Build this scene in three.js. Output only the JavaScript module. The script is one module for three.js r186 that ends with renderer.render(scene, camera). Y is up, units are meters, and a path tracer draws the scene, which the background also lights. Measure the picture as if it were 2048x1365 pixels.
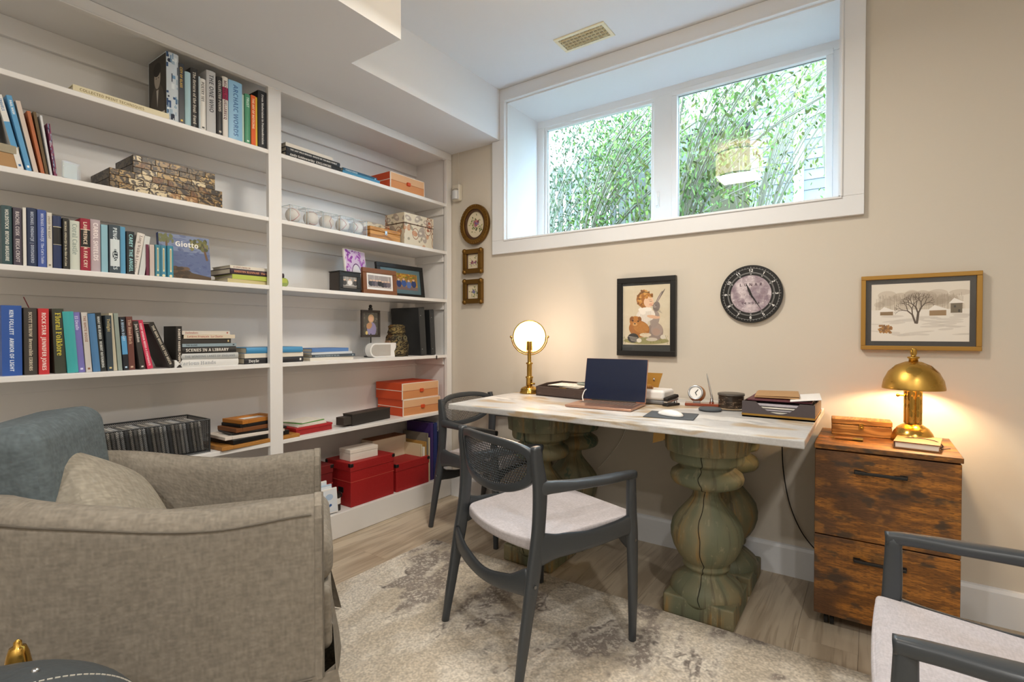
import * as THREE from 'three';
import { RoundedBoxGeometry } from 'three/addons/geometries/RoundedBoxGeometry.js';
import { mergeGeometries, mergeVertices } from 'three/addons/utils/BufferGeometryUtils.js';
import { RectAreaLightUniformsLib } from 'three/addons/lights/RectAreaLightUniformsLib.js';
RectAreaLightUniformsLib.init();

// ---------------------------------------------------------------- camera, sky, exposure
const scene = new THREE.Scene();
const camera = new THREE.PerspectiveCamera(67.22, 2048 / 1365, 0.02, 200);
camera.rotation.order = 'YXZ';
camera.position.set(2.224, 1.05, 2.508);
camera.rotation.set(-0.0147, 0.6095, 0);
scene.background = new THREE.Color().setRGB(0.70, 0.88, 1.16);
scene.backgroundIntensity = 11;
const renderer = new THREE.WebGLRenderer({ antialias: true });
renderer.toneMapping = THREE.LinearToneMapping;
renderer.toneMappingExposure = 1.58;
renderer.shadowMap.enabled = true;

// ---------------------------------------------------------------- helpers
const PI = Math.PI, V3 = (x, y, z) => new THREE.Vector3(x, y, z);
let seedN = 12345;
const rnd = () => { seedN = (seedN * 1664525 + 1013904223) >>> 0; return seedN / 4294967296; };
const rr = (a, b) => a + (b - a) * rnd();
const lerp = (a, b, t) => a + (b - a) * t, clamp = (x, a, b) => Math.min(b, Math.max(a, x));
const sm = (a, b, x) => { const t = clamp((x - a) / (b - a), 0, 1); return t * t * (3 - 2 * t); };
const taken = {};
function numbered(n) { if (!(n in taken)) { taken[n] = 0; return n; } taken[n]++; return n + '_' + String(taken[n]).padStart(3, '0'); }
function shade(m) { m.castShadow = true; m.receiveShadow = true; return m; }
function part(name, geo, mat, parent) { const m = shade(new THREE.Mesh(geo, mat)); m.name = name; parent.add(m); return m; }
function grp(name, parent) { const g = new THREE.Group(); g.name = name; parent.add(g); return g; }
function tag(o, label, category, group, kind) { o.userData.label = label; o.userData.category = category; if (group) o.userData.group = group; if (kind) o.userData.kind = kind; return o; }
function thing(name, label, category, pos = [0, 0, 0], turn = 0, group) { const g = new THREE.Group(); g.name = numbered(name); g.position.set(...pos); g.rotation.y = turn; scene.add(g); return tag(g, label, category, group); }
function solo(name, geo, mat, label, category, pos = [0, 0, 0], turn = 0, group) { const m = shade(new THREE.Mesh(geo, mat)); m.name = numbered(name); m.position.set(...pos); m.rotation.y = turn; scene.add(m); return tag(m, label, category, group); }
function struct(name, geo, mat, label, category) { const m = geo ? shade(new THREE.Mesh(geo, mat)) : new THREE.Group(); m.name = numbered(name); scene.add(m); return tag(m, label, category, null, 'structure'); }
const mv = (g, x = 0, y = 0, z = 0) => g.translate(x, y, z);
const rot = (g, x = 0, y = 0, z = 0) => { if (x) g.rotateX(x); if (y) g.rotateY(y); if (z) g.rotateZ(z); return g; };
const box = (w, h, d, x = 0, y = 0, z = 0) => new THREE.BoxGeometry(w, h, d).translate(x, y, z);
const box2 = (x0, x1, y0, y1, z0, z1) => box(x1 - x0, y1 - y0, z1 - z0, (x0 + x1) / 2, (y0 + y1) / 2, (z0 + z1) / 2);
const rbox = (w, h, d, r = 0.004, s = 2) => new RoundedBoxGeometry(w, h, d, s, Math.min(r, w / 2.01, h / 2.01, d / 2.01));
const rbox2 = (x0, x1, y0, y1, z0, z1, r = 0.003, s = 2) => rbox(x1 - x0, y1 - y0, z1 - z0, r, s).translate((x0 + x1) / 2, (y0 + y1) / 2, (z0 + z1) / 2);
const cyl = (rt, rb, h, n = 24, x = 0, y = 0, z = 0) => new THREE.CylinderGeometry(rt, rb, h, n).translate(x, y, z);
const sph = (r, x = 0, y = 0, z = 0, n = 20) => new THREE.SphereGeometry(r, n, Math.ceil(n * 0.7)).translate(x, y, z);
const lathe = (pts, n = 40) => new THREE.LatheGeometry(pts.map(p => new THREE.Vector2(p[0], p[1])), n);
function merge(list) { const l = list.map(g => { const k = g.index ? g.toNonIndexed() : g; for (const a of Object.keys(k.attributes)) if (!['position', 'normal', 'uv'].includes(a)) k.deleteAttribute(a); if (!k.attributes.normal) k.computeVertexNormals(); if (!k.attributes.uv) k.setAttribute('uv', new THREE.BufferAttribute(new Float32Array(k.attributes.position.count * 2), 2)); return k; }); return mergeGeometries(l, false); }
function tube(pts, r, n = 40, m = 8) { return new THREE.TubeGeometry(new THREE.CatmullRomCurve3(pts.map(p => V3(...p)), false, 'centripetal'), n, r, m, false); }
// uv in metres from position and facing
function boxUV(g, s = 1, ox = 0, oy = 0, swap = false) {
  const k = g.index ? g.toNonIndexed() : g; if (!k.attributes.normal) k.computeVertexNormals();
  const p = k.attributes.position, n = k.attributes.normal, uv = new Float32Array(p.count * 2);
  for (let i = 0; i < p.count; i += 3) {
    let nx = 0, ny = 0, nz = 0; for (let j = 0; j < 3; j++) { nx += n.getX(i + j); ny += n.getY(i + j); nz += n.getZ(i + j); }
    nx = Math.abs(nx); ny = Math.abs(ny); nz = Math.abs(nz);
    for (let j = 0; j < 3; j++) { const q = i + j, x = p.getX(q), y = p.getY(q), z = p.getZ(q); let u, v; if (ny >= nx && ny >= nz) { u = x; v = z; } else if (nx >= nz) { u = z; v = y; } else { u = x; v = y; } if (swap) [u, v] = [v, u]; uv[q * 2] = u * s + ox; uv[q * 2 + 1] = v * s + oy; }
  }
  k.setAttribute('uv', new THREE.BufferAttribute(uv, 2)); return k;
}
// rings of points -> surface
function loft(rings, closed = true, capA = false, capB = false) {
  const n = rings[0].length, pos = [], idx = [], uv = [];
  let L = 0; rings.forEach((r, i) => { if (i) L += r[0].distanceTo(rings[i - 1][0]); let W = 0; r.forEach((p, j) => { if (j) W += p.distanceTo(r[j - 1]); pos.push(p.x, p.y, p.z); uv.push(W, L); }); });
  const m = closed ? n : n - 1;
  for (let i = 0; i < rings.length - 1; i++) for (let j = 0; j < m; j++) { const a = i * n + j, b = i * n + (j + 1) % n, c = a + n, d = b + n; idx.push(a, b, d, a, d, c); }
  const cap = (i, flip) => { const c = V3(0, 0, 0); rings[i].forEach(p => c.add(p)); c.divideScalar(n); const k = pos.length / 3; pos.push(c.x, c.y, c.z); uv.push(0, 0); for (let j = 0; j < n; j++) { const a = i * n + j, b = i * n + (j + 1) % n; flip ? idx.push(k, b, a) : idx.push(k, a, b); } };
  if (capA) cap(0, true); if (capB) cap(rings.length - 1, false);
  const g = new THREE.BufferGeometry(); g.setAttribute('position', new THREE.Float32BufferAttribute(pos, 3)); g.setAttribute('uv', new THREE.Float32BufferAttribute(uv, 2)); g.setIndex(idx); g.computeVertexNormals(); return g;
}
// sweep a squarish section along a smooth path; ctrl: [x,y,z, halfB, halfN]; B is the direction nearest ref
function sweep(ctrl, ref = [1, 0, 0], n = 24, m = 14, e = 2.6) {
  const c = new THREE.CatmullRomCurve3(ctrl.map(p => V3(p[0], p[1], p[2])), false, 'catmullrom', 0.5), R = V3(...ref), rings = [];
  for (let i = 0; i <= n; i++) {
    const t = i / n, P = c.getPoint(t), T = c.getTangent(t).normalize(), B = R.clone().addScaledVector(T, -R.dot(T)).normalize(), N = T.clone().cross(B);
    const f = t * (ctrl.length - 1), k = Math.min(ctrl.length - 2, Math.floor(f)), w = f - k, a = lerp(ctrl[k][3], ctrl[k + 1][3], sm(0, 1, w)), b = lerp(ctrl[k][4], ctrl[k + 1][4], sm(0, 1, w)), ring = [];
    for (let j = 0; j < m; j++) { const q = j / m * 2 * PI, cx = Math.cos(q), sy = Math.sin(q); ring.push(P.clone().addScaledVector(B, a * Math.sign(cx) * Math.abs(cx) ** (2 / e)).addScaledVector(N, b * Math.sign(sy) * Math.abs(sy) ** (2 / e))); }
    rings.push(ring);
  }
  return loft(rings, true, true, true);
}
function pillow(w, h, t, n = 18, p = 2.2, sag = 0) {   // soft cushion, w along x, h along y, t along z
  const g = new THREE.BoxGeometry(w, h, t, n, n, 6), a = g.attributes.position;
  for (let i = 0; i < a.count; i++) { const x = a.getX(i) / (w / 2), y = a.getY(i) / (h / 2), z = a.getZ(i) / (t / 2); const k = Math.pow(Math.max(0, (1 - Math.abs(x) ** p) * (1 - Math.abs(y) ** p)), 0.42); const pin = 1 - 0.07 * (x * x * y * y < 0.5 ? 0 : 1) * 0; a.setZ(i, z * (t / 2) * (0.10 + 0.90 * k)); a.setX(i, a.getX(i) * (1 - 0.05 * (1 - y * y)) * pin); a.setY(i, a.getY(i) * (1 - 0.05 * (1 - x * x)) - sag * (1 - x * x) * (y + 1) / 2); }
  const q = mergeVertices((g.deleteAttribute('normal'), g.deleteAttribute('uv'), g), 1e-4); q.computeVertexNormals(); return boxUV(q);
}
// periodic noise
function makeNoise(seed) { const N = 256, t = new Float32Array(N * N); let s = seed >>> 0; for (let i = 0; i < N * N; i++) { s = (s * 1664525 + 1013904223) >>> 0; t[i] = s / 4294967296; } return (x, y, px, py) => { const xi = Math.floor(x), yi = Math.floor(y), fx = x - xi, fy = y - yi, u = fx * fx * (3 - 2 * fx), v = fy * fy * (3 - 2 * fy), X0 = ((xi % px) + px) % px, X1 = (X0 + 1) % px, Y0 = ((yi % py) + py) % py, Y1 = (Y0 + 1) % py; const g = (a, b) => t[(a & 255) + (b & 255) * 256]; return lerp(lerp(g(X0, Y0), g(X1, Y0), u), lerp(g(X0, Y1), g(X1, Y1), u), v); }; }
const nz = makeNoise(7), nz2 = makeNoise(99);
function fbm(u, v, fx, fy, oct = 4, f = nz) { let s = 0, a = 0.5, w = 0; for (let i = 0; i < oct; i++) { s += a * f(u * fx, v * fy, fx, fy); w += a; a *= 0.55; fx *= 2; fy *= 2; } return s / w; }
function dataTex(w, h, fn, srgb = true, rx = 1, ry = 1) {
  const d = new Uint8Array(w * h * 4);
  for (let y = 0; y < h; y++) for (let x = 0; x < w; x++) { const c = fn(x / w, y / h), i = (y * w + x) * 4; if (typeof c === 'number') { d[i] = d[i + 1] = d[i + 2] = clamp(c * 255, 0, 255); } else { d[i] = clamp(c[0], 0, 255); d[i + 1] = clamp(c[1], 0, 255); d[i + 2] = clamp(c[2], 0, 255); } d[i + 3] = 255; }
  const t = new THREE.DataTexture(d, w, h, THREE.RGBAFormat); t.wrapS = t.wrapT = THREE.RepeatWrapping; t.magFilter = THREE.LinearFilter; t.minFilter = THREE.LinearMipmapLinearFilter; t.generateMipmaps = true; if (srgb) t.colorSpace = THREE.SRGBColorSpace; t.repeat.set(rx, ry); t.needsUpdate = true; return t;
}
const mix3 = (a, b, t) => [lerp(a[0], b[0], t), lerp(a[1], b[1], t), lerp(a[2], b[2], t)];
const std = (c, rough = 0.6, o = {}) => new THREE.MeshStandardMaterial({ color: c, roughness: rough, ...o });
const phys = (c, rough = 0.5, o = {}) => new THREE.MeshPhysicalMaterial({ color: c, roughness: rough, ...o });

// ---------------------------------------------------------------- textures
const plaster = dataTex(256, 256, (u, v) => 0.5 + 0.5 * (fbm(u, v, 24, 24, 3) - 0.5), false);
const floorTex = dataTex(1024, 1024, (u, v) => {
  const w = fbm(u, v, 4, 2, 3, nz2), g1 = fbm(u + 0.12 * (w - 0.5), v, 26, 2, 4), g2 = fbm(u + 0.05 * w, v, 110, 5, 3, nz2), k = fbm(u, v, 5, 3, 3);
  let c = mix3([172, 156, 134], [206, 192, 170], sm(0.3, 0.68, g1 * 0.65 + k * 0.35)); c = mix3(c, [146, 130, 110], 0.40 * sm(0.56, 0.78, g2)); return c;
});
const rugTex = dataTex(1536, 1536, (u, v) => {
  const w = fbm(u, v, 7, 7, 4, nz2), a = fbm(u + 0.12 * (w - 0.5), v + 0.08 * w, 12, 7, 5), b = fbm(u + 0.06 * w, v, 24, 12, 4, nz2), sp = nz(u * 500, v * 500, 500, 500), sp2 = nz2(u * 250, v * 250, 250, 250);
  let c = mix3([198, 188, 172], [216, 209, 197], sm(0.35, 0.65, b)); const dk = sm(0.565, 0.66, a + 0.34 * (b - 0.5)); c = mix3(c, [134, 125, 118], 0.9 * dk * sm(0.40, 0.62, sp * 0.6 + sp2 * 0.4 + dk * 0.10)); const vein = sm(0.03, 0.0, Math.abs(a - 0.52)) * sm(0.5, 0.7, b); c = mix3(c, [104, 96, 92], vein * 0.8 * sm(0.3, 0.7, sp2 + 0.2)); const f = 0.86 + 0.26 * sp; return [c[0] * f, c[1] * f, c[2] * f];
});
const rugBump = dataTex(512, 512, (u, v) => 0.5 * nz(u * 200, v * 200, 200, 200) + 0.5 * nz2(u * 90, v * 90, 90, 90), false);
const linenTex = dataTex(512, 512, (u, v) => { const th = nz(u * 70, v * 200, 70, 200) * 0.5 + nz2(u * 200, v * 70, 200, 70) * 0.5, big = fbm(u, v, 4, 4, 3); const k = 0.84 + 0.22 * th + 0.10 * (big - 0.5); return [204 * k, 201 * k, 194 * k]; });
const linenBump = dataTex(1024, 1024, (u, v) => { const w = fbm(u, v, 5, 7, 3), r = Math.abs(fbm(u + 0.10 * w, v, 3, 12, 4, nz2) - 0.5) * 2; return 0.75 * (1 - Math.pow(r, 0.55)) + 0.25 * nz(u * 200, v * 200, 200, 200); }, false);
const padTex = dataTex(256, 256, (u, v) => { const k = 0.88 + 0.07 * nz(u * 128, v * 32, 128, 32) + 0.07 * nz2(u * 32, v * 128, 32, 128); return [214 * k, 211 * k, 214 * k]; });
const marbleTex = dataTex(1024, 1024, (u, v) => {
  const w = fbm(u, v, 3, 4, 4, nz2), a = fbm(u + 0.3 * (w - 0.5), v + 0.2 * w, 3, 10, 5), b = fbm(u, v + 0.2 * w, 5, 16, 4, nz2);
  let c = mix3([186, 186, 186], [222, 221, 219], sm(0.3, 0.6, a)); c = mix3(c, [178, 152, 116], 0.8 * sm(0.52, 0.70, b)); c = mix3(c, [150, 152, 154], 0.55 * sm(0.06, 0.0, Math.abs(a - 0.5)) * sm(0.35, 0.6, w)); const s = nz(u * 300, v * 300, 300, 300); const k = 0.97 + 0.05 * s; return [c[0] * k, c[1] * k, c[2] * k];
});
const paintTex = dataTex(1024, 1024, (u, v) => {   // worn green paint over old timber
  const w = fbm(u, v, 5, 5, 4, nz2), g = fbm(u, v, 40, 3, 4), big = fbm(u + 0.1 * w, v, 6, 3, 4), sp = fbm(u, v, 60, 40, 3, nz2);
  let c = mix3([96, 104, 84], [128, 130, 104], sm(0.35, 0.65, w)); c = mix3(c, [132, 122, 92], sm(0.46, 0.66, big) * 0.8); c = mix3(c, [166, 126, 68], 0.75 * sm(0.62, 0.70, big) * sm(0.45, 0.6, g)); c = mix3(c, [58, 54, 44], 0.45 * sm(0.60, 0.76, g)); c = mix3(c, [50, 84, 76], 0.7 * sm(0.60, 0.70, w) * sm(0.4, 0.5, sp)); c = mix3(c, [160, 152, 126], 0.4 * sm(0.68, 0.78, sp)); c = mix3(c, [150, 138, 106], 0.18); return c;
});
const rusticTex = dataTex(1024, 1024, (u, v) => {
  const w = fbm(u, v, 4, 5, 4, nz2), g = fbm(u + 0.03 * w, v + 0.04 * w, 5, 70, 4), big = fbm(u, v, 4, 6, 4), kn = fbm(u + 0.05 * w, v, 9, 22, 5, nz2), fine = nz2(u * 60, v * 500, 60, 500);
  let c = mix3([126, 80, 32], [170, 110, 44], sm(0.35, 0.62, g)); c = mix3(c, [86, 58, 38], 0.8 * sm(0.46, 0.66, big)); c = mix3(c, [58, 48, 42], 0.8 * sm(0.56, 0.74, kn)); c = mix3(c, [186, 124, 48], 0.5 * sm(0.58, 0.7, fbm(u, v, 7, 9, 4))); c = mix3(c, [70, 46, 24], 0.5 * sm(0.5, 0.75, fine)); return c;
});
const oakTex = dataTex(512, 512, (u, v) => { const w = fbm(u, v, 3, 3, 3, nz2), g = fbm(u + 0.05 * w, v + 0.10 * w, 3, 60, 4); return mix3([150, 98, 42], [206, 150, 78], sm(0.3, 0.7, g)); });
const darkMarble = dataTex(512, 512, (u, v) => { const w = fbm(u, v, 4, 4, 4, nz2), a = fbm(u + 0.3 * w, v + 0.2 * w, 5, 4, 5), b = fbm(u, v, 6, 6, 4); let c = mix3([40, 34, 30], [74, 62, 52], b); c = mix3(c, [196, 168, 140], 0.8 * sm(0.018, 0, Math.abs(a - 0.5))); c = mix3(c, [140, 84, 58], 0.6 * sm(0.62, 0.72, w)); return c; });
const leatherBump = dataTex(256, 256, (u, v) => fbm(u, v, 40, 40, 3), false);
const brassRough = dataTex(256, 256, (u, v) => 0.40 + 0.75 * sm(0.35, 0.7, fbm(u, v, 6, 8, 4)), false);
// ---------------------------------------------------------------- materials
const M = {
  wall: std('#d0c9bd', 0.9, { bumpMap: plaster, bumpScale: 0.0006 }), ceil: std('#e2e6ec', 0.92, { bumpMap: plaster, bumpScale: 0.0005 }), trim: std('#e1e4e8', 0.45), shelf: std('#eae9e8', 0.42), vinyl: std('#eceff1', 0.35),
  floor: std('#ffffff', 0.42, { map: floorTex }), rug: std('#ffffff', 0.98, { map: rugTex, bumpMap: rugBump, bumpScale: 0.006 }), rugEdge: std('#b5aa9b', 0.95),
  linen: std('#b8b1a8', 0.95, { map: linenTex, bumpMap: linenBump, bumpScale: 0.0022 }), linenBlue: std('#7f8f9b', 0.95, { map: linenTex, bumpMap: linenBump, bumpScale: 0.0025 }), linenSand: std('#c9c3b8', 0.95, { map: linenTex, bumpMap: linenBump, bumpScale: 0.003 }),
  chair: phys('#3a3f44', 0.36, { clearcoat: 0.15, clearcoatRoughness: 0.4 }), pad: std('#f0edee', 0.95, { map: padTex }), screw: std('#8a8c8e', 0.3, { metalness: 1 }),
  marble: phys('#ffffff', 0.32, { map: marbleTex }), paint: std('#ffffff', 0.62, { map: paintTex, bumpMap: paintTex, bumpScale: 0.0008 }),
  rustic: std('#ffffff', 0.5, { map: rusticTex }), black: std('#171717', 0.42), blackGloss: phys('#0c0d10', 0.12), rubber: std('#1c1c1d', 0.8), oak: std('#ffffff', 0.45, { map: oakTex }),
  brass: std('#c49c4e', 0.40, { metalness: 1, roughnessMap: brassRough }), brassDark: std('#9c7834', 0.38, { metalness: 1, roughnessMap: brassRough }), gold: std('#b08a45', 0.4, { metalness: 1 }), steel: std('#b9bcc0', 0.28, { metalness: 1 }), chrome: std('#d8dadd', 0.12, { metalness: 1 }),
  roseGold: std('#c99e88', 0.32, { metalness: 0.85 }), whitePlastic: std('#e9e9e8', 0.35), greyPlastic: std('#77797c', 0.4), slate: std('#4d5359', 0.7),
  leather: phys('#454b4f', 0.5, { bumpMap: leatherBump, bumpScale: 0.002 }), darkMarble: phys('#ffffff', 0.22, { map: darkMarble }), brownLeather: std('#4d3d37', 0.55, { bumpMap: leatherBump, bumpScale: 0.001 }), tanLeather: std('#a5744c', 0.6, { bumpMap: leatherBump, bumpScale: 0.001 }), kraft: std('#b28d63', 0.85), paper: std('#e8e4da', 0.85), paperWhite: std('#efeeec', 0.8), pages: std('#d8cfbc', 0.9),
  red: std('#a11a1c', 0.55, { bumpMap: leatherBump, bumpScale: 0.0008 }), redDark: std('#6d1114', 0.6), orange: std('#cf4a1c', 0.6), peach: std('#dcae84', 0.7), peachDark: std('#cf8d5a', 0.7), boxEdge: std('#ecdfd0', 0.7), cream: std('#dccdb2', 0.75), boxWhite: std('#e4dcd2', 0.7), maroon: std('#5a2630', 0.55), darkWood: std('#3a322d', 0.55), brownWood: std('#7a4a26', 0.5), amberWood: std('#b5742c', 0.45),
  wire: std('#5d6063', 0.4, { metalness: 0.9 }), glass: phys('#ffffff', 0.0, { transmission: 1, thickness: 0, ior: 1.5 }), pane: phys('#f4fbf8', 0.0, { transmission: 1, thickness: 0, ior: 1.5 }), acrylic: phys('#ffffff', 0.02, { transmission: 1, thickness: 0, ior: 1.49 }),
  giltDark: std('#7a5a26', 0.42, { metalness: 0.75 }), giltBrown: std('#4a2f1c', 0.5), stone: std('#6f6a52', 0.85, { bumpMap: plaster, bumpScale: 0.004 }), lampWhite: std('#f4efe4', 0.5),
};

// ---------------------------------------------------------------- room shell
const CE = 2.503, RX = 4.0, RZ = 4.6, WX0 = 0.435, WX1 = 2.118, WY0 = 1.608, WY1 = 2.426;
{
  const wb = merge([box2(-0.42, RX + 0.1, 0, WY0, -0.40, 0), box2(-0.42, RX + 0.1, WY1, CE, -0.40, 0), box2(-0.42, WX0, WY0, WY1, -0.40, 0), box2(WX1, RX + 0.1, WY0, WY1, -0.40, 0)]);
  struct('wall_back', boxUV(wb, 2), M.wall, 'warm white painted wall with the wide high window', 'wall');
  struct('wall_left', boxUV(box2(-0.42, -0.32, 0, CE, 0, RZ), 2), M.wall, 'white wall behind the built-in bookcase', 'wall');
  struct('wall_right', boxUV(box2(RX, RX + 0.1, 0, CE, 0, RZ), 2), M.wall, 'warm white wall opposite the bookcase', 'wall');
  struct('wall_front', boxUV(box2(-0.42, RX + 0.1, 0, CE, RZ, RZ + 0.1), 2), M.wall, 'warm white wall opposite the window', 'wall');
  struct('ceiling', boxUV(box2(-0.42, RX + 0.1, CE, CE + 0.12, -0.40, RZ + 0.1), 2), M.ceil, 'flat white painted ceiling', 'ceiling');
  const so = merge([box2(-0.32, 0.396, 2.205, CE, 0, 1.09), box2(-0.32, 0.702, 2.205, CE, 1.09, RZ)]);
  struct('ceiling_soffit', boxUV(so, 2), M.ceil, 'stepped boxed-in soffit above the bookcase', 'soffit');
  const fl = struct('floor', box2(-0.42, RX + 0.1, -0.12, -0.012, -0.40, RZ + 0.1), std('#6b6258', 0.9), 'pale oak plank floor', 'floor');
  const lens = [0.5, 0.9, 1.22], geos = lens.map(L => [0, 1, 2, 3].map(() => boxUV(box(0.1792, 0.012, L - 0.0008), 1 / 1.1, rnd(), rnd())));
  for (let i = 0; i < 24; i++) { let z = 0, k = i % 3; const x = -0.32 + 0.09 + i * 0.18; while (z < RZ - 0.01) { let li = k === 0 && z === 0 ? 1 : k === 1 && z === 0 ? 0 : 2; let L = lens[li]; if (z + L > RZ) { z = RZ; continue; } const p = part('plank', geos[li][Math.floor(rnd() * 4)], M.floor, fl); p.position.set(x, -0.006, z + L / 2); z += L; } }
  const bb = new THREE.Shape([[0, 0], [0.016, 0], [0.016, 0.118], [0.010, 0.130], [0, 0.133]].map(p => new THREE.Vector2(...p)));
  const bg = L => new THREE.ExtrudeGeometry(bb, { depth: L, bevelEnabled: false });
  struct('baseboard_back', rot(bg(RX - 0.004), 0, -PI / 2, 0).translate(RX - 0.001, 0, 0), M.trim, 'white painted baseboard under the window wall', 'baseboard');
  // window casing
  const c = struct('trim_1', null, null, 'wide flat white casing round the window', 'window casing');
  part('casing_board', rbox2(0.341, 2.199, 1.527, WY0, 0, 0.022, 0.002), M.trim, c); part('casing_board', rbox2(0.397, 2.199, WY1, CE - 0.001, 0, 0.022, 0.002), M.trim, c);
  part('casing_board', rbox2(0.341, WX0, WY0, 2.204, 0, 0.022, 0.002), M.trim, c); part('casing_board', rbox2(0.397, WX0, 2.204, WY1, 0, 0.022, 0.002), M.trim, c); part('casing_board', rbox2(WX1, 2.199, WY0, WY1, 0, 0.022, 0.002), M.trim, c);
  part('casing_bead', merge([rbox2(WX0 - 0.006, WX1 + 0.006, WY0 - 0.008, WY0, 0.02, 0.028, 0.002), rbox2(WX0 - 0.006, WX1 + 0.006, WY1, WY1 + 0.008, 0.02, 0.028, 0.002), rbox2(WX0 - 0.008, WX0, WY0, WY1, 0.02, 0.028, 0.002), rbox2(WX1, WX1 + 0.008, WY0, WY1, 0.02, 0.028, 0.002)]), M.trim, c);
  const w = struct('window_1', null, null, 'wide two-light white vinyl window set in a deep reveal', 'window');
  part('reveal_lining', merge([box2(WX0, WX1, WY0, WY0 + 0.008, -0.335, 0.004), box2(WX0, WX1, WY1 - 0.008, WY1, -0.335, 0.004), box2(WX0, WX0 + 0.008, WY0, WY1, -0.335, 0.004), box2(WX1 - 0.008, WX1, WY0, WY1, -0.335, 0.004)]), M.trim, w);
  const fr = (x0, x1, y0, y1, t, z0, z1, r = 0.004) => merge([rbox2(x0, x1, y0, y0 + t, z0, z1, r), rbox2(x0, x1, y1 - t, y1, z0, z1, r), rbox2(x0, x0 + t, y0 + t, y1 - t, z0, z1, r), rbox2(x1 - t, x1, y0 + t, y1 - t, z0, z1, r)]);
  part('frame', fr(WX0, WX1, WY0, WY1, 0.052, -0.385, -0.335), M.vinyl, w); part('mullion', rbox2(1.212, 1.318, WY0 + 0.05, WY1 - 0.05, -0.385, -0.333, 0.004), M.vinyl, w);
  part('fixed_light_frame', fr(0.487, 1.214, WY0 + 0.05, WY1 - 0.05, 0.020, -0.38, -0.345), M.vinyl, w); part('gasket', fr(0.503, 1.208, 1.680, 2.364, 0.004, -0.362, -0.352, 0.001), std('#2b4a48', 0.6), w);
  const sa = part('sash', fr(1.316, 2.072, 1.652, 2.386, 0.030, -0.375, -0.328), M.vinyl, w); part('gasket', fr(1.344, 2.044, 1.679, 2.359, 0.003, -0.362, -0.352, 0.001), std('#3d4a48', 0.6), sa);
  part('pane', box2(0.503, 1.208, 1.680, 2.364, -0.358, -0.356), M.pane, w); part('pane', box2(1.344, 2.044, 1.679, 2.359, -0.358, -0.356), M.pane, w);
  const h = part('handle', merge([rbox(0.020, 0.085, 0.012, 0.004).translate(1.240, 1.80, -0.328), rbox(0.014, 0.05, 0.014, 0.004).translate(1.240, 1.79, -0.316)]), M.vinyl, w);
  // floor register in the ceiling
  const v = thing('ceiling_vent', 'cream metal air vent grille in the ceiling by the window', 'vent', [1.06, CE, 0.225]);
  part('frame', fr2(0.27, 0.135, 0.018, 0.006), std('#e8e2c8', 0.5), v);
  for (let i = 0; i < 4; i++) part('louver', rbox(0.232, 0.010, 0.004, 0.001).rotateX(0.5).translate(0, -0.004, -0.036 + i * 0.024), std('#d9d2b4', 0.5), v);
  for (let i = 0; i < 11; i++) part('vane', box(0.002, 0.012, 0.098).translate(-0.105 + i * 0.021, -0.002, 0), std('#d9d2b4', 0.5), v);
  part('backing', box(0.234, 0.001, 0.099).translate(0, -0.0005, 0), std('#8c8570', 0.8), v);
}
function fr2(w, d, t, h) { return merge([rbox(w, h, t, 0.002).translate(0, -h / 2, d / 2 - t / 2), rbox(w, h, t, 0.002).translate(0, -h / 2, -d / 2 + t / 2), rbox(t, h, d - 2 * t, 0.002).translate(w / 2 - t / 2, -h / 2, 0), rbox(t, h, d - 2 * t, 0.002).translate(-w / 2 + t / 2, -h / 2, 0)]); }
// ceiling drum lamp just out of view above the armchair, mirrored in the right window pane
{
  const L = thing('drum_ceiling_lamp', 'round woven drum lamp on the ceiling, mirrored in the window pane', 'lamp', [1.37, 2.27, 1.10]);
  const glow = new THREE.MeshStandardMaterial({ color: '#f1d9ae', roughness: 0.9, emissive: new THREE.Color().setRGB(1.0, 0.74, 0.42), emissiveIntensity: 3.6, side: THREE.DoubleSide });
  part('shade', new THREE.CylinderGeometry(0.17, 0.17, 0.18, 40, 1, true).translate(0, 0.09, 0), glow, L); part('diffuser', cyl(0.165, 0.165, 0.006, 40, 0, 0.004, 0), new THREE.MeshStandardMaterial({ color: '#fff1d8', roughness: 0.9, emissive: new THREE.Color().setRGB(1, 0.84, 0.62), emissiveIntensity: 2.6 }), L);
  part('ring', merge([new THREE.TorusGeometry(0.171, 0.006, 8, 40).rotateX(PI / 2), new THREE.TorusGeometry(0.171, 0.006, 8, 40).rotateX(PI / 2).translate(0, 0.18, 0)]), M.brassDark, L);
  part('ceiling_plate', cyl(0.09, 0.09, 0.05, 24, 0, 0.205, 0), M.whitePlastic, L);
  const pl = new THREE.RectAreaLight(new THREE.Color().setRGB(1, 0.91, 0.79), 56, 0.28, 0.28); pl.position.set(1.37, 2.266, 1.10); pl.lookAt(1.37, 0, 1.10); pl.name = 'drum_lamp_bulb'; scene.add(pl);
}
// ceiling fill lamps added out of view to brighten the room and near armchair side
for (const [x, z] of [[2.9, 2.4], [1.5, 3.4], [3.0, 3.9]]) {
  const L = thing('added_downlight', 'small round ceiling fill lamp added out of view behind the viewpoint', 'light', [x, CE, z], 0, 'added ceiling fill lamps');
  part('trim_ring', new THREE.TorusGeometry(0.055, 0.008, 8, 28).rotateX(PI / 2), M.whitePlastic, L); part('lens', cyl(0.05, 0.05, 0.004, 28, 0, -0.002, 0), new THREE.MeshStandardMaterial({ color: '#ffffff', emissive: new THREE.Color().setRGB(1, 0.86, 0.68), emissiveIntensity: 6 }), L);
  const s = new THREE.RectAreaLight(new THREE.Color().setRGB(1, 0.95, 0.89), 470, 0.09, 0.09); s.position.set(x, CE - 0.010, z); s.lookAt(x, 0, z); s.name = 'fill_downlight'; scene.add(s);
}
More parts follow.
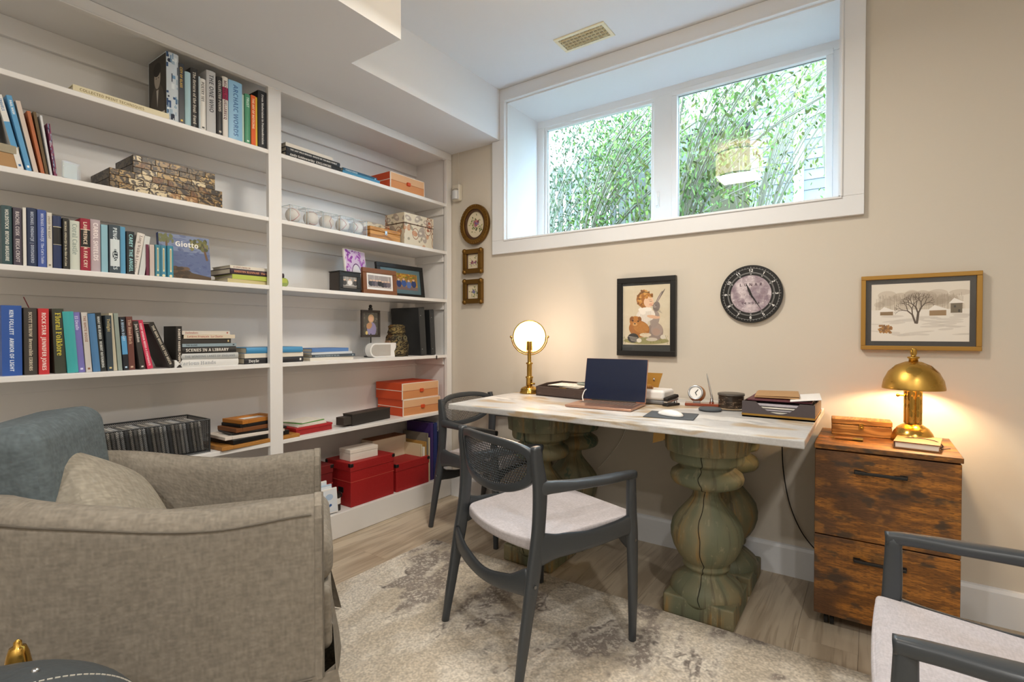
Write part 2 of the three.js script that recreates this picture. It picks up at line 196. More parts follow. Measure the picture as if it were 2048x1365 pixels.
// ---------------------------------------------------------------- outside
{
  const g = struct('garden_ground', box2(-12, 14, 1.35, 1.45, -14, -0.42), std('#4b4436', 0.95), 'brown garden soil outside the window', 'ground');
  // neighbouring house: lap siding
  const H = thing('neighbour_house', 'pale house wall with lap siding beyond the shrubs', 'house', [0, 0, -4.6]);
  part('wall', box2(0.95, 8, 1.4, 7.5, -3, -0.03), std('#2e3336', 0.8), H);
  const bg = rot(box(7.05, 0.128, 0.014), -0.09, 0, 0), bm = [std('#75787a', 0.75), std('#6f7274', 0.75)];
  for (let i = 0; i < 48; i++) part('siding_board', bg, bm[i % 2], H).position.set(4.475, 1.5 + i * 0.122, -0.018);
  part('corner_board', rbox2(1.44, 1.55, 1.4, 7.5, -0.02, 0.03, 0.004), std('#b9c0c4', 0.6), H);
  const Wd = grp('window', H); part('frame', box2(3.0, 3.9, 3.0, 4.3, 0.0, 0.03), std('#c0c4c6', 0.6), Wd); part('pane', box2(3.08, 3.82, 3.08, 4.22, 0.02, 0.034), std('#3c474c', 0.1), Wd);
  // picket fence
  const F = thing('picket_fence', 'weathered grey picket fence behind the shrubs', 'fence', [0, 1.45, -3.0]);
  const pk = rbox(0.075, 1.62, 0.018, 0.004), pm = [std('#53564f', 0.85), std('#5f625a', 0.85), std('#484b46', 0.85)];
  for (let i = 0; i < 36; i++) part('picket', pk, pm[i % 3], F).position.set(-3.2 + i * 0.115, 0.82 + rr(-0.015, 0.015), 0);
  part('rail', rbox2(-3.3, 0.95, 0.38, 0.46, -0.05, -0.012, 0.004), pm[0], F); part('rail', rbox2(-3.3, 0.95, 1.36, 1.44, -0.05, -0.012, 0.004), pm[1], F);
  for (let i = 0; i < 3; i++) part('post', rbox2(-3.2 + i * 1.7, -3.1 + i * 1.7, 0, 1.70, -0.15, -0.05, 0.006), pm[2], F);
  const S = thing('garden_shed', 'pale yellow shed wall behind the picket fence', 'shed', [-1.2, 1.45, -8.2]);
  part('wall', box2(-1.2, 1.7, 0, 3.6, -1.5, 0), std('#555039', 0.85), S); part('roof', merge([rot(box(4.4, 0.08, 1.2), 0.55, 0, 0).translate(0.2, 3.85, -0.3), rot(box(4.4, 0.08, 1.2), -0.55, 0, 0).translate(0.2, 3.85, -1.25)]), std('#4a4a4a', 0.9), S);
  // shrubs: arching stems with leaves
  const leafS = new THREE.Shape(); leafS.moveTo(0, 0); leafS.quadraticCurveTo(0.017, 0.018, 0, 0.048); leafS.quadraticCurveTo(-0.017, 0.018, 0, 0);
  const leafG = new THREE.ShapeGeometry(leafS, 4); { const a = leafG.attributes.position; for (let i = 0; i < a.count; i++) a.setZ(i, 0.25 * Math.abs(a.getX(i)) - 1.6 * a.getY(i) * a.getY(i)); leafG.computeVertexNormals(); }
  const leafM = new THREE.MeshStandardMaterial({ color: '#ffffff', roughness: 0.75, side: THREE.DoubleSide });
  const stemM = std('#6d6a58', 0.85);
  function shrub(label, x, z, n, hgt, spread, leafN, col, lean = 0, big = 1) {
    const s = thing('garden_shrub', label, 'shrub', [x, 1.45, z], 0, 'shrubs outside the window'), stems = [], curves = [];
    for (let i = 0; i < n; i++) { const a = rnd() * 2 * PI, d = rr(0.15, 1) * spread, h = hgt * rr(0.75, 1.1), r0 = rr(0, 0.12); const c = new THREE.CatmullRomCurve3([V3(r0 * Math.cos(a), 0, r0 * Math.sin(a)), V3(d * 0.25 * Math.cos(a) + lean * 0.2, h * 0.45, d * 0.25 * Math.sin(a)), V3(d * 0.62 * Math.cos(a) + lean * 0.6, h * 0.82, d * 0.55 * Math.sin(a)), V3(d * Math.cos(a) + lean, h * rr(0.92, 1.05), d * 0.85 * Math.sin(a))]); curves.push(c); stems.push(new THREE.TubeGeometry(c, 14, rr(0.003, 0.007), 5)); }
    part('stem', merge(stems), stemM, s);
    const im = new THREE.InstancedMesh(leafG, leafM, leafN), o = new THREE.Object3D(), cc = new THREE.Color();
    for (let i = 0; i < leafN; i++) { const c = curves[Math.floor(rnd() * n)], t = Math.pow(rr(0.08, 1), 0.8), p = c.getPoint(Math.min(1, t)); o.position.set(p.x + big * rr(-0.13, 0.13), p.y + big * rr(-0.12, 0.12), p.z + big * rr(-0.13, 0.13)); o.rotation.set(rr(-1.4, 1.4), rr(0, 6.28), rr(-1, 1)); o.scale.setScalar(big * rr(0.6, 1.25)); o.updateMatrix(); im.setMatrixAt(i, o.matrix); cc.setRGB(col[0] * rr(0.7, 1.3), col[1] * rr(0.75, 1.25), col[2] * rr(0.6, 1.3)); im.setColorAt(i, cc); }
    im.name = 'foliage'; im.userData.kind = 'stuff'; shade(im); s.add(im);
  }
  const y1 = [0.095, 0.165, 0.028], y2 = [0.13, 0.20, 0.035], y3 = [0.035, 0.075, 0.02];
  shrub('arching shrub with pale stems close outside the right pane', 1.05, -1.25, 26, 1.45, 0.8, 1900, y1, 0.8);
  shrub('light green shrub standing before the pale house corner', 1.35, -2.3, 24, 2.2, 1.0, 2000, y2, 0.7);
  shrub('leafy shrub right outside the fixed left pane', 0.15, -1.5, 26, 1.45, 0.8, 2300, y1, 0.8);
  shrub('dense green shrub in front of the picket fence', -0.7, -2.2, 24, 1.7, 0.9, 2600, y3, 0.6);
  shrub('low yellow green shrub below the middle of the window', 0.75, -1.6, 20, 0.95, 0.7, 1300, y2, 0.3);
  shrub('tall thin shrub rising beside the pale shed', -0.1, -3.9, 20, 3.0, 1.2, 2200, y1, 0.6);
  shrub('tall shrub by the siding of the pale house', 1.9, -3.6, 20, 2.8, 1.0, 1200, y2, 0.2);
  shrub('broad leafy tree behind the shed and fence', -1.6, -6.4, 30, 5.2, 2.4, 5200, y3, 0.4, 2.2);
  shrub('dark shrub in the far corner behind the picket fence', -2.3, -3.8, 24, 3.4, 1.3, 3400, y3, 0.2);
}
// ---------------------------------------------------------------- print: one atlas for book spines, one for pictures
const spineCv = document.createElement('canvas'); spineCv.width = spineCv.height = 2048; const sx = spineCv.getContext('2d'); sx.fillStyle = '#888'; sx.fillRect(0, 0, 2048, 2048);
let cellN = 0;
const FW = 512, FH = 40;
function spineCell(h, th, text, bg, fg, style) {
  const c = cellN++, x0 = (c % 4) * FW, y0 = Math.floor(c / 4) * FH; sx.save(); sx.beginPath(); sx.rect(x0, y0, FW, FH); sx.clip(); sx.fillStyle = bg; sx.fillRect(x0, y0, FW, FH);
  sx.translate(x0, y0); sx.scale(FW / (h * 1000), FH / (th * 1000)); const H = h * 1000, T = th * 1000;
  sx.fillStyle = fg;
  if (style === 'band') { sx.fillStyle = '#1c1a1a'; sx.fillRect(H * 0.22, 0, H * 0.32, T); sx.fillStyle = fg; sx.fillRect(H * 0.21, 0, H * 0.012, T); sx.fillRect(H * 0.54, 0, H * 0.008, T); }
  if (style === 'white') { sx.fillStyle = '#d5dee2'; sx.fillRect(H * 0.30, T * 0.1, H * 0.55, T * 0.8); sx.fillStyle = '#23303a'; sx.beginPath(); sx.ellipse(H * 0.62, T * 0.5, H * 0.12, T * 0.22, 0, 0, 7); sx.fill(); sx.fillStyle = fg; }
  if (style === 'strip') { sx.fillStyle = fg; sx.fillRect(H * 0.10, T * 0.36, H * 0.72, T * 0.28); sx.beginPath(); sx.arc(H * 0.94, T * 0.5, T * 0.25, 0, 7); sx.fill(); sx.fillStyle = '#7a6a48'; sx.fillRect(H * 0.14, T * 0.46, H * 0.62, T * 0.08); }
  if (style === 'blueband') { sx.fillStyle = '#5b9fd0'; sx.fillRect(H * 0.36, 0, H * 0.34, T); sx.fillStyle = fg; }
  if (style === 'mag') { sx.fillStyle = '#a3214e'; sx.fillRect(H * 0.18, 0, H * 0.20, T); sx.fillStyle = fg; }
  if (style === 'art') { for (let i = 0; i < 40; i++) { sx.fillStyle = ['#2a4a78', '#dfe8ee', '#16233c', '#6d93b8', '#9fb6c8'][i % 5]; sx.fillRect(rnd() * H, rnd() * T, H * rr(0.02, 0.12), T * rr(0.05, 0.3)); } sx.fillStyle = fg; }
  if (style === 'stone') { for (let i = 0; i < 26; i++) { sx.fillStyle = ['#c7b899', '#4a4338', '#9c7b4c', '#ded6c4', '#2e2a26'][i % 5]; sx.globalAlpha = 0.7; sx.beginPath(); sx.ellipse(rnd() * H, rnd() * T, H * rr(0.03, 0.2), T * rr(0.04, 0.14), rr(-0.6, 0.6), 0, 7); sx.fill(); } sx.globalAlpha = 1; }
  if (text) { const fam = style === 'serif' || /[a-z]/.test(text) ? 'serif' : 'sans-serif'; let fs = T * 0.62; sx.font = 'bold ' + fs + 'px ' + fam; let w = sx.measureText(text).width; if (w > H * 0.86) { fs *= H * 0.86 / w; sx.font = 'bold ' + fs + 'px ' + fam; w = sx.measureText(text).width; } sx.textBaseline = 'middle'; sx.fillStyle = fg; const off = style === 'blueband' || style === 'white' ? 0.06 : 0.07; sx.fillText(text, H * off, T * 0.52); if (w < H * 0.55) { sx.font = (T * 0.4) + 'px ' + fam; sx.fillRect(H * 0.92, T * 0.3, H * 0.03, T * 0.4); } }
  sx.restore(); return [x0 / 2048, y0 / 2048, FW / 2048, FH / 2048];
}
const spineTex = new THREE.CanvasTexture(spineCv); spineTex.colorSpace = THREE.SRGBColorSpace;
const coverMats = [std('#ffffff', 0.42, { map: spineTex }), std('#ffffff', 0.6, { map: spineTex })];
// upright book: spine at x = 0 facing +x, thickness along z, pages towards -x
function bookGeo(th, h, d, cell, rounded) {
  const c = 0.0022, e = 0.003, L = [];
  const bd = (z) => box(d, h, c).translate(-d / 2, h / 2, z);
  L.push(bd(th / 2 - c / 2), bd(-th / 2 + c / 2));
  const n = rounded ? 6 : 1, ring = []; // spine strip, slightly rounded for hardbacks
  for (let i = 0; i <= n; i++) { const t = i / n, z = lerp(th / 2, -th / 2, t), x = rounded ? 0.004 * Math.sin(PI * t) : 0.0005; ring.push([x, z, t]); }
  const pos = [], uv = [], idx = [];
  ring.forEach(([x, z, t]) => { pos.push(x, 0, z, x, h, z); uv.push(cell[0] + cell[2] * 0.99, 1 - (cell[1] + cell[3] * (1 - t) * 0.96 + cell[3] * 0.02), cell[0] + cell[2] * 0.01, 1 - (cell[1] + cell[3] * (1 - t) * 0.96 + cell[3] * 0.02)); });
  for (let i = 0; i < n; i++) { const a = i * 2; idx.push(a, a + 2, a + 3, a, a + 3, a + 1); }
  const s = new THREE.BufferGeometry(); s.setAttribute('position', new THREE.Float32BufferAttribute(pos, 3)); s.setAttribute('uv', new THREE.Float32BufferAttribute(uv, 2)); s.setIndex(idx); s.computeVertexNormals();
  const back = box(0.0018, h, th - 0.001).translate(-0.0016, h / 2, 0); L.push(back);
  for (const g of L) { const a = g.attributes.uv; for (let i = 0; i < a.count; i++) a.setXY(i, cell[0] + cell[2] * 0.985, 1 - (cell[1] + cell[3] * 0.06)); }
  return merge([s, ...L]);
}
function book(label, group, { th, h, d = h * 0.66, text = '', bg = '#888', fg = '#fff', style = '', pos = [0, 0, 0], lean = 0, flat = false, turn = 0, pages = M.pages }) {
  const b = thing('book', label, 'book', pos, turn, group), cell = spineCell(h, th, text, bg, fg, style);
  const w = new THREE.Group(); // no extra level: parts are placed directly
  const cover = part('cover', bookGeo(th, h, d, cell, th > 0.02), coverMats[cellN % 2], b);
  const pg = part('pages', box(d - 0.006, h - 0.006, th - 0.0046).translate(-d / 2, h / 2, 0), pages, b);
  if (flat) for (const m of [cover, pg]) { m.geometry.rotateX(PI / 2); m.geometry.translate(0, th / 2, -h / 2); }
  else if (lean) for (const m of [cover, pg]) { m.geometry.rotateX(lean); m.geometry.translate(0, 0.5 * th * Math.abs(Math.sin(lean)), 0); }
  return b;
}
function standRow(rows, y, shelf, X = -0.035, gname, dz = 0) {
  rows.forEach((r, i) => { const [z, th, h, lean, text, bg, fg, style, col] = r;
    book(`${col} book standing ${shelf}`, gname, { th: Math.max(0.005, th - 0.0015), h, d: clamp(h * 0.68, 0.1, 0.165), text, bg, fg, style, pos: [X + ((i * 7) % 5 - 2) * 0.002, y, z + dz], lean }); });
}
// ---------------------------------------------------------------- built-in bookcase
const SL = [1.878, 1.575, 1.268, 0.914, 0.557], SR = SL, BB = 0.127, BX = -0.30, ZP = 1.20, ZE = 3.2;
{
  const b = thing('bookcase', 'white built-in bookcase filling the wall under the soffit', 'bookcase', [0, 0, 0]);
  part('back_panel', box2(BX - 0.018, BX, BB, 2.18, 0.004, ZE), M.shelf, b);
  part('base', rbox2(BX, 0, 0.001, BB, 0.004, ZE, 0.003), M.shelf, b);
  part('side_panel', box2(BX, -0.02, BB, 2.2, 0.004, 0.035), M.shelf, b); part('side_panel', box2(BX, -0.02, BB, 2.2, ZE - 0.03, ZE), M.shelf, b);
  part('top_panel', box2(BX, -0.02, 2.172, 2.19, 0.035, ZE - 0.03), M.shelf, b);
  part('header', rbox2(-0.02, 0.0, 2.163, 2.204, 0.004, ZE, 0.002), M.shelf, b); part('header_bead', rbox2(-0.022, 0.004, 2.157, 2.163, 0.05, ZE, 0.002), M.shelf, b);
  part('stile', rbox2(-0.02, 0.0, BB, 2.163, 0.004, 0.048, 0.002), M.shelf, b); part('stile', rbox2(-0.022, 0.0, BB, 2.163, 1.171, 1.233, 0.002), M.shelf, b); part('stile', rbox2(-0.02, 0.0, BB, 2.163, 2.72, 2.78, 0.002), M.shelf, b);
  part('stile_bead', rbox2(-0.022, 0.003, BB, 2.160, 0.044, 0.052, 0.002), M.shelf, b);
  const sh = (y, z0, z1) => part('shelf', rbox2(BX, -0.002, y - 0.019, y, z0, z1, 0.0025), M.shelf, b);
  SL.forEach(y => { sh(y, 0.035, ZE - 0.03); part('cleat', rbox2(BX, BX + 0.018, y - 0.079, y - 0.0195, 0.035, ZE - 0.03, 0.002), M.shelf, b); part('end_cleat', rbox2(BX + 0.018, -0.03, y - 0.065, y - 0.0195, 0.035, 0.053, 0.002), M.shelf, b); });
  part('cleat', rbox2(BX, BX + 0.018, 2.10, 2.172, 0.035, ZE - 0.03, 0.002), M.shelf, b);
}
const rowA = [
  [1.588, 0.044, 0.264, 0.0, "", "#c9d3dc", "#27324a", "art", "tall pale blue and white"],
  [1.558, 0.02, 0.237, 0.0, "CITY OF GLASS", "#2c3340", "#d8b23a", "", "dark paperback with gold print"],
  [1.537, 0.022, 0.21, 0.0, "", "#a9cbd6", "#c76a86", "", "pale blue and pink"],
  [1.511, 0.028, 0.237, 0.0, "The Return of the Soul   Ford", "#2b2b2c", "#d8d2c4", "serif", "black with cream title"],
  [1.493, 0.006, 0.211, 0.0, "", "#b7c4cc", "#555555", "", "thin pale grey"],
  [1.478, 0.024, 0.209, 0.0, "POETRY 101", "#e6e4de", "#444444", "", "white paperback"],
  [1.447, 0.037, 0.252, 0.0, "THE ONE WHO", "#c3c4c6", "#4a4d55", "", "silver grey"],
  [1.415, 0.024, 0.24, 0.0, "COLLECTED POEMS", "#2e2c2d", "#c8c3ba", "", "charcoal"],
  [1.39, 0.025, 0.252, 0.0, "MICHEL HOUELLEBECQ", "#e8e4de", "#55202f", "mag", "white with magenta band"],
  [1.349, 0.058, 0.248, 0.0, "ARCHAIC WORDS", "#8fbfe0", "#3d6ba0", "", "light blue with blue title"],
  [1.315, 0.011, 0.208, 0.0, "", "#c4dccb", "#4d7a60", "", "thin mint"],
  [1.296, 0.025, 0.215, 0.0, "TRUST", "#4f9b77", "#d9efe0", "", "green"],
  [1.273, 0.021, 0.218, 0.0, "THE ART OF NOTICING", "#e2622a", "#fbe3c6", "", "orange"],
  [1.257, 0.011, 0.218, 0.0, "", "#e6c22c", "#4a3c10", "", "thin yellow"],
  [1.231, 0.04, 0.252, 0.0, "From Modernism to Postmodernism", "#1f2126", "#f0efec", "", "large black with bold white title"],
];
const rowC = [
  [2.08, 0.026, 0.187, 0.0, "HOLDSTOCK  BEYOND MEASURE", "#2f4c50", "#e5e3da", "", "dark teal hardback"],
  [2.056, 0.021, 0.185, 0.0, "RACHEL CUSK   ERICA CROFT", "#4b4450", "#cfc8c8", "", "plum grey hardback"],
  [2.04, 0.009, 0.188, 0.0, "", "#e4e1da", "#777777", "", "thin white"],
  [2.021, 0.026, 0.191, 0.0, "MICHAEL ONDAATJE | DIVISADERO", "#2b3754", "#b9c2d2", "", "navy hardback"],
  [1.997, 0.023, 0.189, 0.0, "MICHAEL ONDAATJE  The Cat's Table", "#3f57a0", "#cfd6ea", "", "bright blue"],
  [1.977, 0.015, 0.185, 0.0, "UNDER THE NIGHT", "#ddd8cc", "#8a7f6c", "", "cream"],
  [1.958, 0.023, 0.177, 0.0, "", "#25335c", "#d9cfa8", "band", "navy with black band"],
  [1.936, 0.017, 0.173, 0.0, "MICHAEL ONDAATJE In the Skin of a Lion", "#2a2a28", "#e3dcc0", "", "black and cream"],
  [1.911, 0.029, 0.169, 0.0, "Coral Castle", "#cfd6cb", "#8a9a94", "serif", "pale green"],
  [1.883, 0.028, 0.181, 0.0, "LAWRENCE  A FAR CRY", "#9c2138", "#e8d6c0", "band", "crimson with black band"],
  [1.853, 0.03, 0.184, 0.0, "CAROL SHIELDS", "#b9aab0", "#efe6e6", "", "mauve"],
  [1.828, 0.02, 0.17, 0.0, "", "#8fbccc", "#f2f2ea", "", "sky blue"],
  [1.799, 0.035, 0.173, 0.0, "PENGUIN CLASSICS", "#3c4a54", "#d6e2e6", "white", "slate with penguin picture"],
  [1.773, 0.017, 0.172, 0.0, "", "#5b9fc6", "#eef4f6", "", "mid blue"],
  [1.75, 0.026, 0.158, 0.0, "CAREY  THE ANGEL", "#23282b", "#9fd8dc", "", "black with turquoise patch"],
  [1.739, 0.026, 0.158, -0.16, "Long Walks & Leaving", "#e3ddd6", "#6b5c58", "", "leaning white"],
  [1.715, 0.019, 0.15, -0.14, "", "#d3d8d8", "#777777", "", "leaning pale grey"],
  [1.697, 0.01, 0.118, 0.0, "", "#6d2c44", "#d8c8a0", "", "thin maroon"],
  [1.68, 0.017, 0.12, 0.0, "", "#cdbfb8", "#eae0c0", "", "beige"],
  [1.662, 0.018, 0.122, 0.0, "", "#3f8296", "#e8deb8", "strip", "small teal"],
  [1.641, 0.022, 0.123, 0.0, "", "#4688a4", "#e8deb8", "strip", "small steel blue"],
  [1.618, 0.022, 0.124, 0.0, "", "#3c8aa4", "#e8deb8", "strip", "small bright teal"],
];
const rowD = [
  [2.075, 0.049, 0.226, 0.0, "KEN FOLLETT   ARMOR OF LIGHT", "#2d57a6", "#e9eef6", "", "thick royal blue"],
  [2.031, 0.033, 0.22, 0.0, "SCOTT TUROW  Reversible ERRORS", "#3d3834", "#e0d5bd", "", "brown black with cream title"],
  [1.999, 0.028, 0.219, 0.0, "ROCK STAR  JENNIFER JONES", "#c53036", "#f3e6e0", "", "red and white"],
  [1.955, 0.032, 0.22, 0.03, "Floral Folklore", "#3c4034", "#d8c93f", "", "dark olive with yellow title"],
  [1.923, 0.031, 0.211, 0.06, "", "#3fa9ad", "#d8f0ee", "", "turquoise"],
  [1.897, 0.02, 0.21, 0.07, "El Deafo", "#7a74ba", "#dcd8f2", "", "lavender"],
  [1.878, 0.018, 0.21, 0.06, "THE WHITE HOUSE", "#cfcac6", "#8a5a40", "", "white and rust"],
  [1.857, 0.022, 0.206, 0.07, "", "#4e7fae", "#dfeaf2", "", "blue photo covered"],
  [1.836, 0.018, 0.21, 0.07, "WHAT WE BURIED   ROBERT ROTENBERG", "#2a2e2e", "#dfe3df", "", "black with white title"],
  [1.816, 0.019, 0.201, 0.03, "Twilight", "#36424a", "#cdbb82", "", "dark slate"],
  [1.8, 0.013, 0.21, 0.06, "", "#d2cab2", "#77705e", "", "ivory"],
  [1.786, 0.014, 0.21, 0.06, "", "#93a098", "#e0e4dc", "", "grey green"],
  [1.769, 0.018, 0.197, 0.06, "A BEGUN DIARY", "#20242c", "#b8d4ec", "blueband", "black with blue band"],
  [1.749, 0.021, 0.199, 0.04, "The Road Back", "#6c4038", "#d2b49c", "", "brown"],
  [1.716, 0.019, 0.183, 0.12, "Jack London", "#3c3836", "#e2ddd6", "", "grey black"],
  [1.689, 0.02, 0.187, 0.18, "EVERY WOMAN NEEDS A CONFIDANTE", "#cf3456", "#f4dfe2", "", "leaning pink red"],
  [1.616, 0.021, 0.187, 0.39, "THE MAN WHO ATE TOO MUCH", "#2c2a29", "#dcd4c2", "", "steeply leaning black"],
  [1.592, 0.023, 0.165, 0.0, "ROBERT HARRIS POMPEII", "#24211f", "#e8e0d4", "", "black with red and white title"],
];
const rowB = [[2.10, 0.012, 0.172, 0, '', '#3d3b33', '#dddddd', '', 'black'], [2.045, 0.016, 0.226, 0.22, 'TRAVELS', '#e6e6e4', '#3a6ea5', 'blueband', 'leaning white and blue'], [2.026, 0.014, 0.230, 0.20, 'PAUL NASH', '#5b9fd0', '#ffffff', '', 'leaning sky blue'], [2.008, 0.013, 0.222, 0.19, '', '#d8c8bb', '#b06a3a', '', 'leaning pinkish white'], [1.992, 0.010, 0.196, 0.17, '', '#b5673e', '#e8d6c0', '', 'leaning rust'], [1.980, 0.009, 0.200, 0.15, '', '#6a5638', '#e8d6c0', '', 'leaning brown'], [1.970, 0.007, 0.192, 0.13, '', '#d8dade', '#57606c', '', 'leaning pale'], [1.960, 0.009, 0.170, 0.10, '', '#7d3a5a', '#3a2440', 'art', 'leaning purple']];
standRow(rowA, SL[0], 'on the top left shelf', -0.012, 'books standing on the top shelf', 0.024); standRow(rowB, SL[1], 'on the second left shelf', -0.014, 'books leaning on the second shelf', 0.008); standRow(rowC, SL[2], 'on the third left shelf', -0.02, 'books standing on the third shelf', 0.006); standRow(rowD, SL[3], 'on the fourth left shelf', -0.035, 'books standing on the fourth shelf');
function stack(items, y, zc, gname, where) { items.forEach(([th, h, d, text, bg, fg, dx, dz, turn, lab, style], i) => { book(`${lab}, ${where}`, gname, { th, h, d, text, bg, fg, style: style || '', pos: [-0.03 + dx, y, zc + dz], flat: true, turn: turn || 0 }); y += th + 0.0004; }); return y; }

stack([[0.020, 0.292, 0.22, 'COLLECTED PRINT TECHNIQUES', '#d8cfae', '#8a7a4c', 0.026, 0, 0.0, 'cream book lying flat beside the standing books']], SL[0], 1.776, 'flat books', 'top left shelf');
stack([[0.018, 0.27, 0.19, '', '#c9bd8a', '#5c7a2c', 0, 0, 0.02, 'olive edged book at the bottom of a short pile'], [0.020, 0.25, 0.17, '', '#b4c256', '#3f5a1c', 0.004, -0.01, -0.02, 'green book in a short pile'], [0.024, 0.25, 0.17, 'KRISTIN HANNAH  The Great Alone', '#3a2c3a', '#e8a070', 0, 0.0, 0.03, 'dark book with pink print in a short pile'], [0.014, 0.22, 0.16, 'A GENTLEMAN IN', '#e4dfd2', '#8a5a50', -0.006, 0.01, 0, 'white book on top of a short pile']], SL[2], 1.268, 'pile of books behind the upright', 'third left shelf');
stack([[0.030, 0.25, 0.19, 'Various Hands', '#dcdcda', '#9a9fa6', -0.002, 0.01, 0.01, 'large pale book under a tall pile'], [0.024, 0.225, 0.17, 'THE WINDING LANES OF ENGLAND', '#b9bcbc', '#7d848a', 0, 0, -0.02, 'grey book second in a tall pile'], [0.026, 0.215, 0.17, 'SCENES IN A LIBRARY', '#2e2c2b', '#e6e2da', -0.004, 0, 0.01, 'black book with white title in a tall pile'], [0.013, 0.215, 0.16, 'THE GLOVE', '#8fa2ac', '#2f3a44', 0, 0, 0.02, 'blue grey book in a tall pile'], [0.020, 0.195, 0.15, '✦ ✦ ✦', '#35312d', '#d8c48c', -0.004, 0.012, 0, 'black book with gold marks in a tall pile'], [0.016, 0.20, 0.15, 'Lettres Français  La Chatte', '#d9cdb8', '#a03a30', 0, 0.0, -0.02, 'cream and red book in a tall pile'], [0.015, 0.19, 0.14, 'Defenders', '#d6cfc4', '#a34a3a', -0.004, 0.012, 0.04, 'white book on top of a tall pile']], SL[3], 1.474, 'tall pile of books', 'fourth left shelf');
stack([[0.026, 0.285, 0.18, 'Doyle', '#26262a', '#e8e8e6', -0.002, 0, 0, 'black book with white script under a pile'], [0.020, 0.285, 0.18, '', '#e2dccf', '#6d6458', 0, 0, 0.01, 'ivory book in the middle of a pile'], [0.026, 0.27, 0.18, '', '#4a93c4', '#e9eef2', 0.003, 0, -0.01, 'bright blue book on top of a pile']], SL[3], 1.19, 'pile of books behind the upright', 'fourth shelf behind the upright');
stack([[0.016, 0.26, 0.17, '', '#dcd8ce', '#5a9cc0', 0.0, -0.01, 0.02, 'white book at the bottom of a low blue pile'], [0.014, 0.25, 0.17, 'ILLUSTRATED POEMS OF THE SEA', '#3c4e5c', '#aab8c0', 0.002, -0.02, -0.03, 'dark slate book in a low blue pile'], [0.012, 0.24, 0.16, '', '#cfd8e0', '#5a9cc0', 0, -0.01, 0, 'pale blue book in a low pile'], [0.018, 0.22, 0.16, '', '#4f7fbe', '#dce6f2', 0, 0.0, 0.03, 'cornflower blue book on top of a low pile']], SR[3], 0.892, 'low pile of blue books', 'fourth right shelf');
stack([[0.022, 0.30, 0.22, 'Andy Goldsworthy  ENCLOSURE', '#22262c', '#eceae6', 0.022, 0, 0, 'black art book with white title, lowest in its pile'], [0.022, 0.295, 0.22, 'THE LAST WILD WOLVES  GHOSTS OF THE RAIN FOREST', '#2a3038', '#e2e0dc', 0.020, 0.0, 0.01, 'black book with small white title, middle of its pile'], [0.020, 0.26, 0.2, '', '#e0dcd4', '#8c8478', 0.010, 0.015, 0.03, 'white covered book on top of two black art books']], SR[0], 0.995, 'pile of art books', 'top right shelf');
stack([[0.015, 0.24, 0.18, '', '#3f86ac', '#cfe2ec', 0.022, 0, -0.02, 'light blue book lying under a dark blue one'], [0.015, 0.225, 0.18, 'CHARLES RENNIE', '#2c5a78', '#cfe2ec', 0.012, 0.0, 0.02, 'dark blue book lying on a light blue one']], SR[0], 0.71, 'pair of blue books', 'top right shelf');
// ---------------------------------------------------------------- picture atlas
const artCv = document.createElement('canvas'); artCv.width = artCv.height = 2048; const ax = artCv.getContext('2d'); ax.fillStyle = '#888'; ax.fillRect(0, 0, 2048, 2048);
const artRects = {};
function art(name, x, y, w, h, draw) { ax.save(); ax.beginPath(); ax.rect(x, y, w, h); ax.clip(); ax.translate(x, y); draw(ax, w, h); ax.restore(); artRects[name] = [x / 2048, 1 - (y + h) / 2048, w / 2048, h / 2048]; }
const blob = (c, x, y, rx, ry, col, a = 0, al = 1) => { c.globalAlpha = al; c.fillStyle = col; c.beginPath(); c.ellipse(x, y, rx, ry, a, 0, 7); c.fill(); c.globalAlpha = 1; };
const line = (c, pts, col, w) => { c.strokeStyle = col; c.lineWidth = w; c.lineCap = 'round'; c.beginPath(); pts.forEach((p, i) => i ? c.lineTo(...p) : c.moveTo(...p)); c.stroke(); };
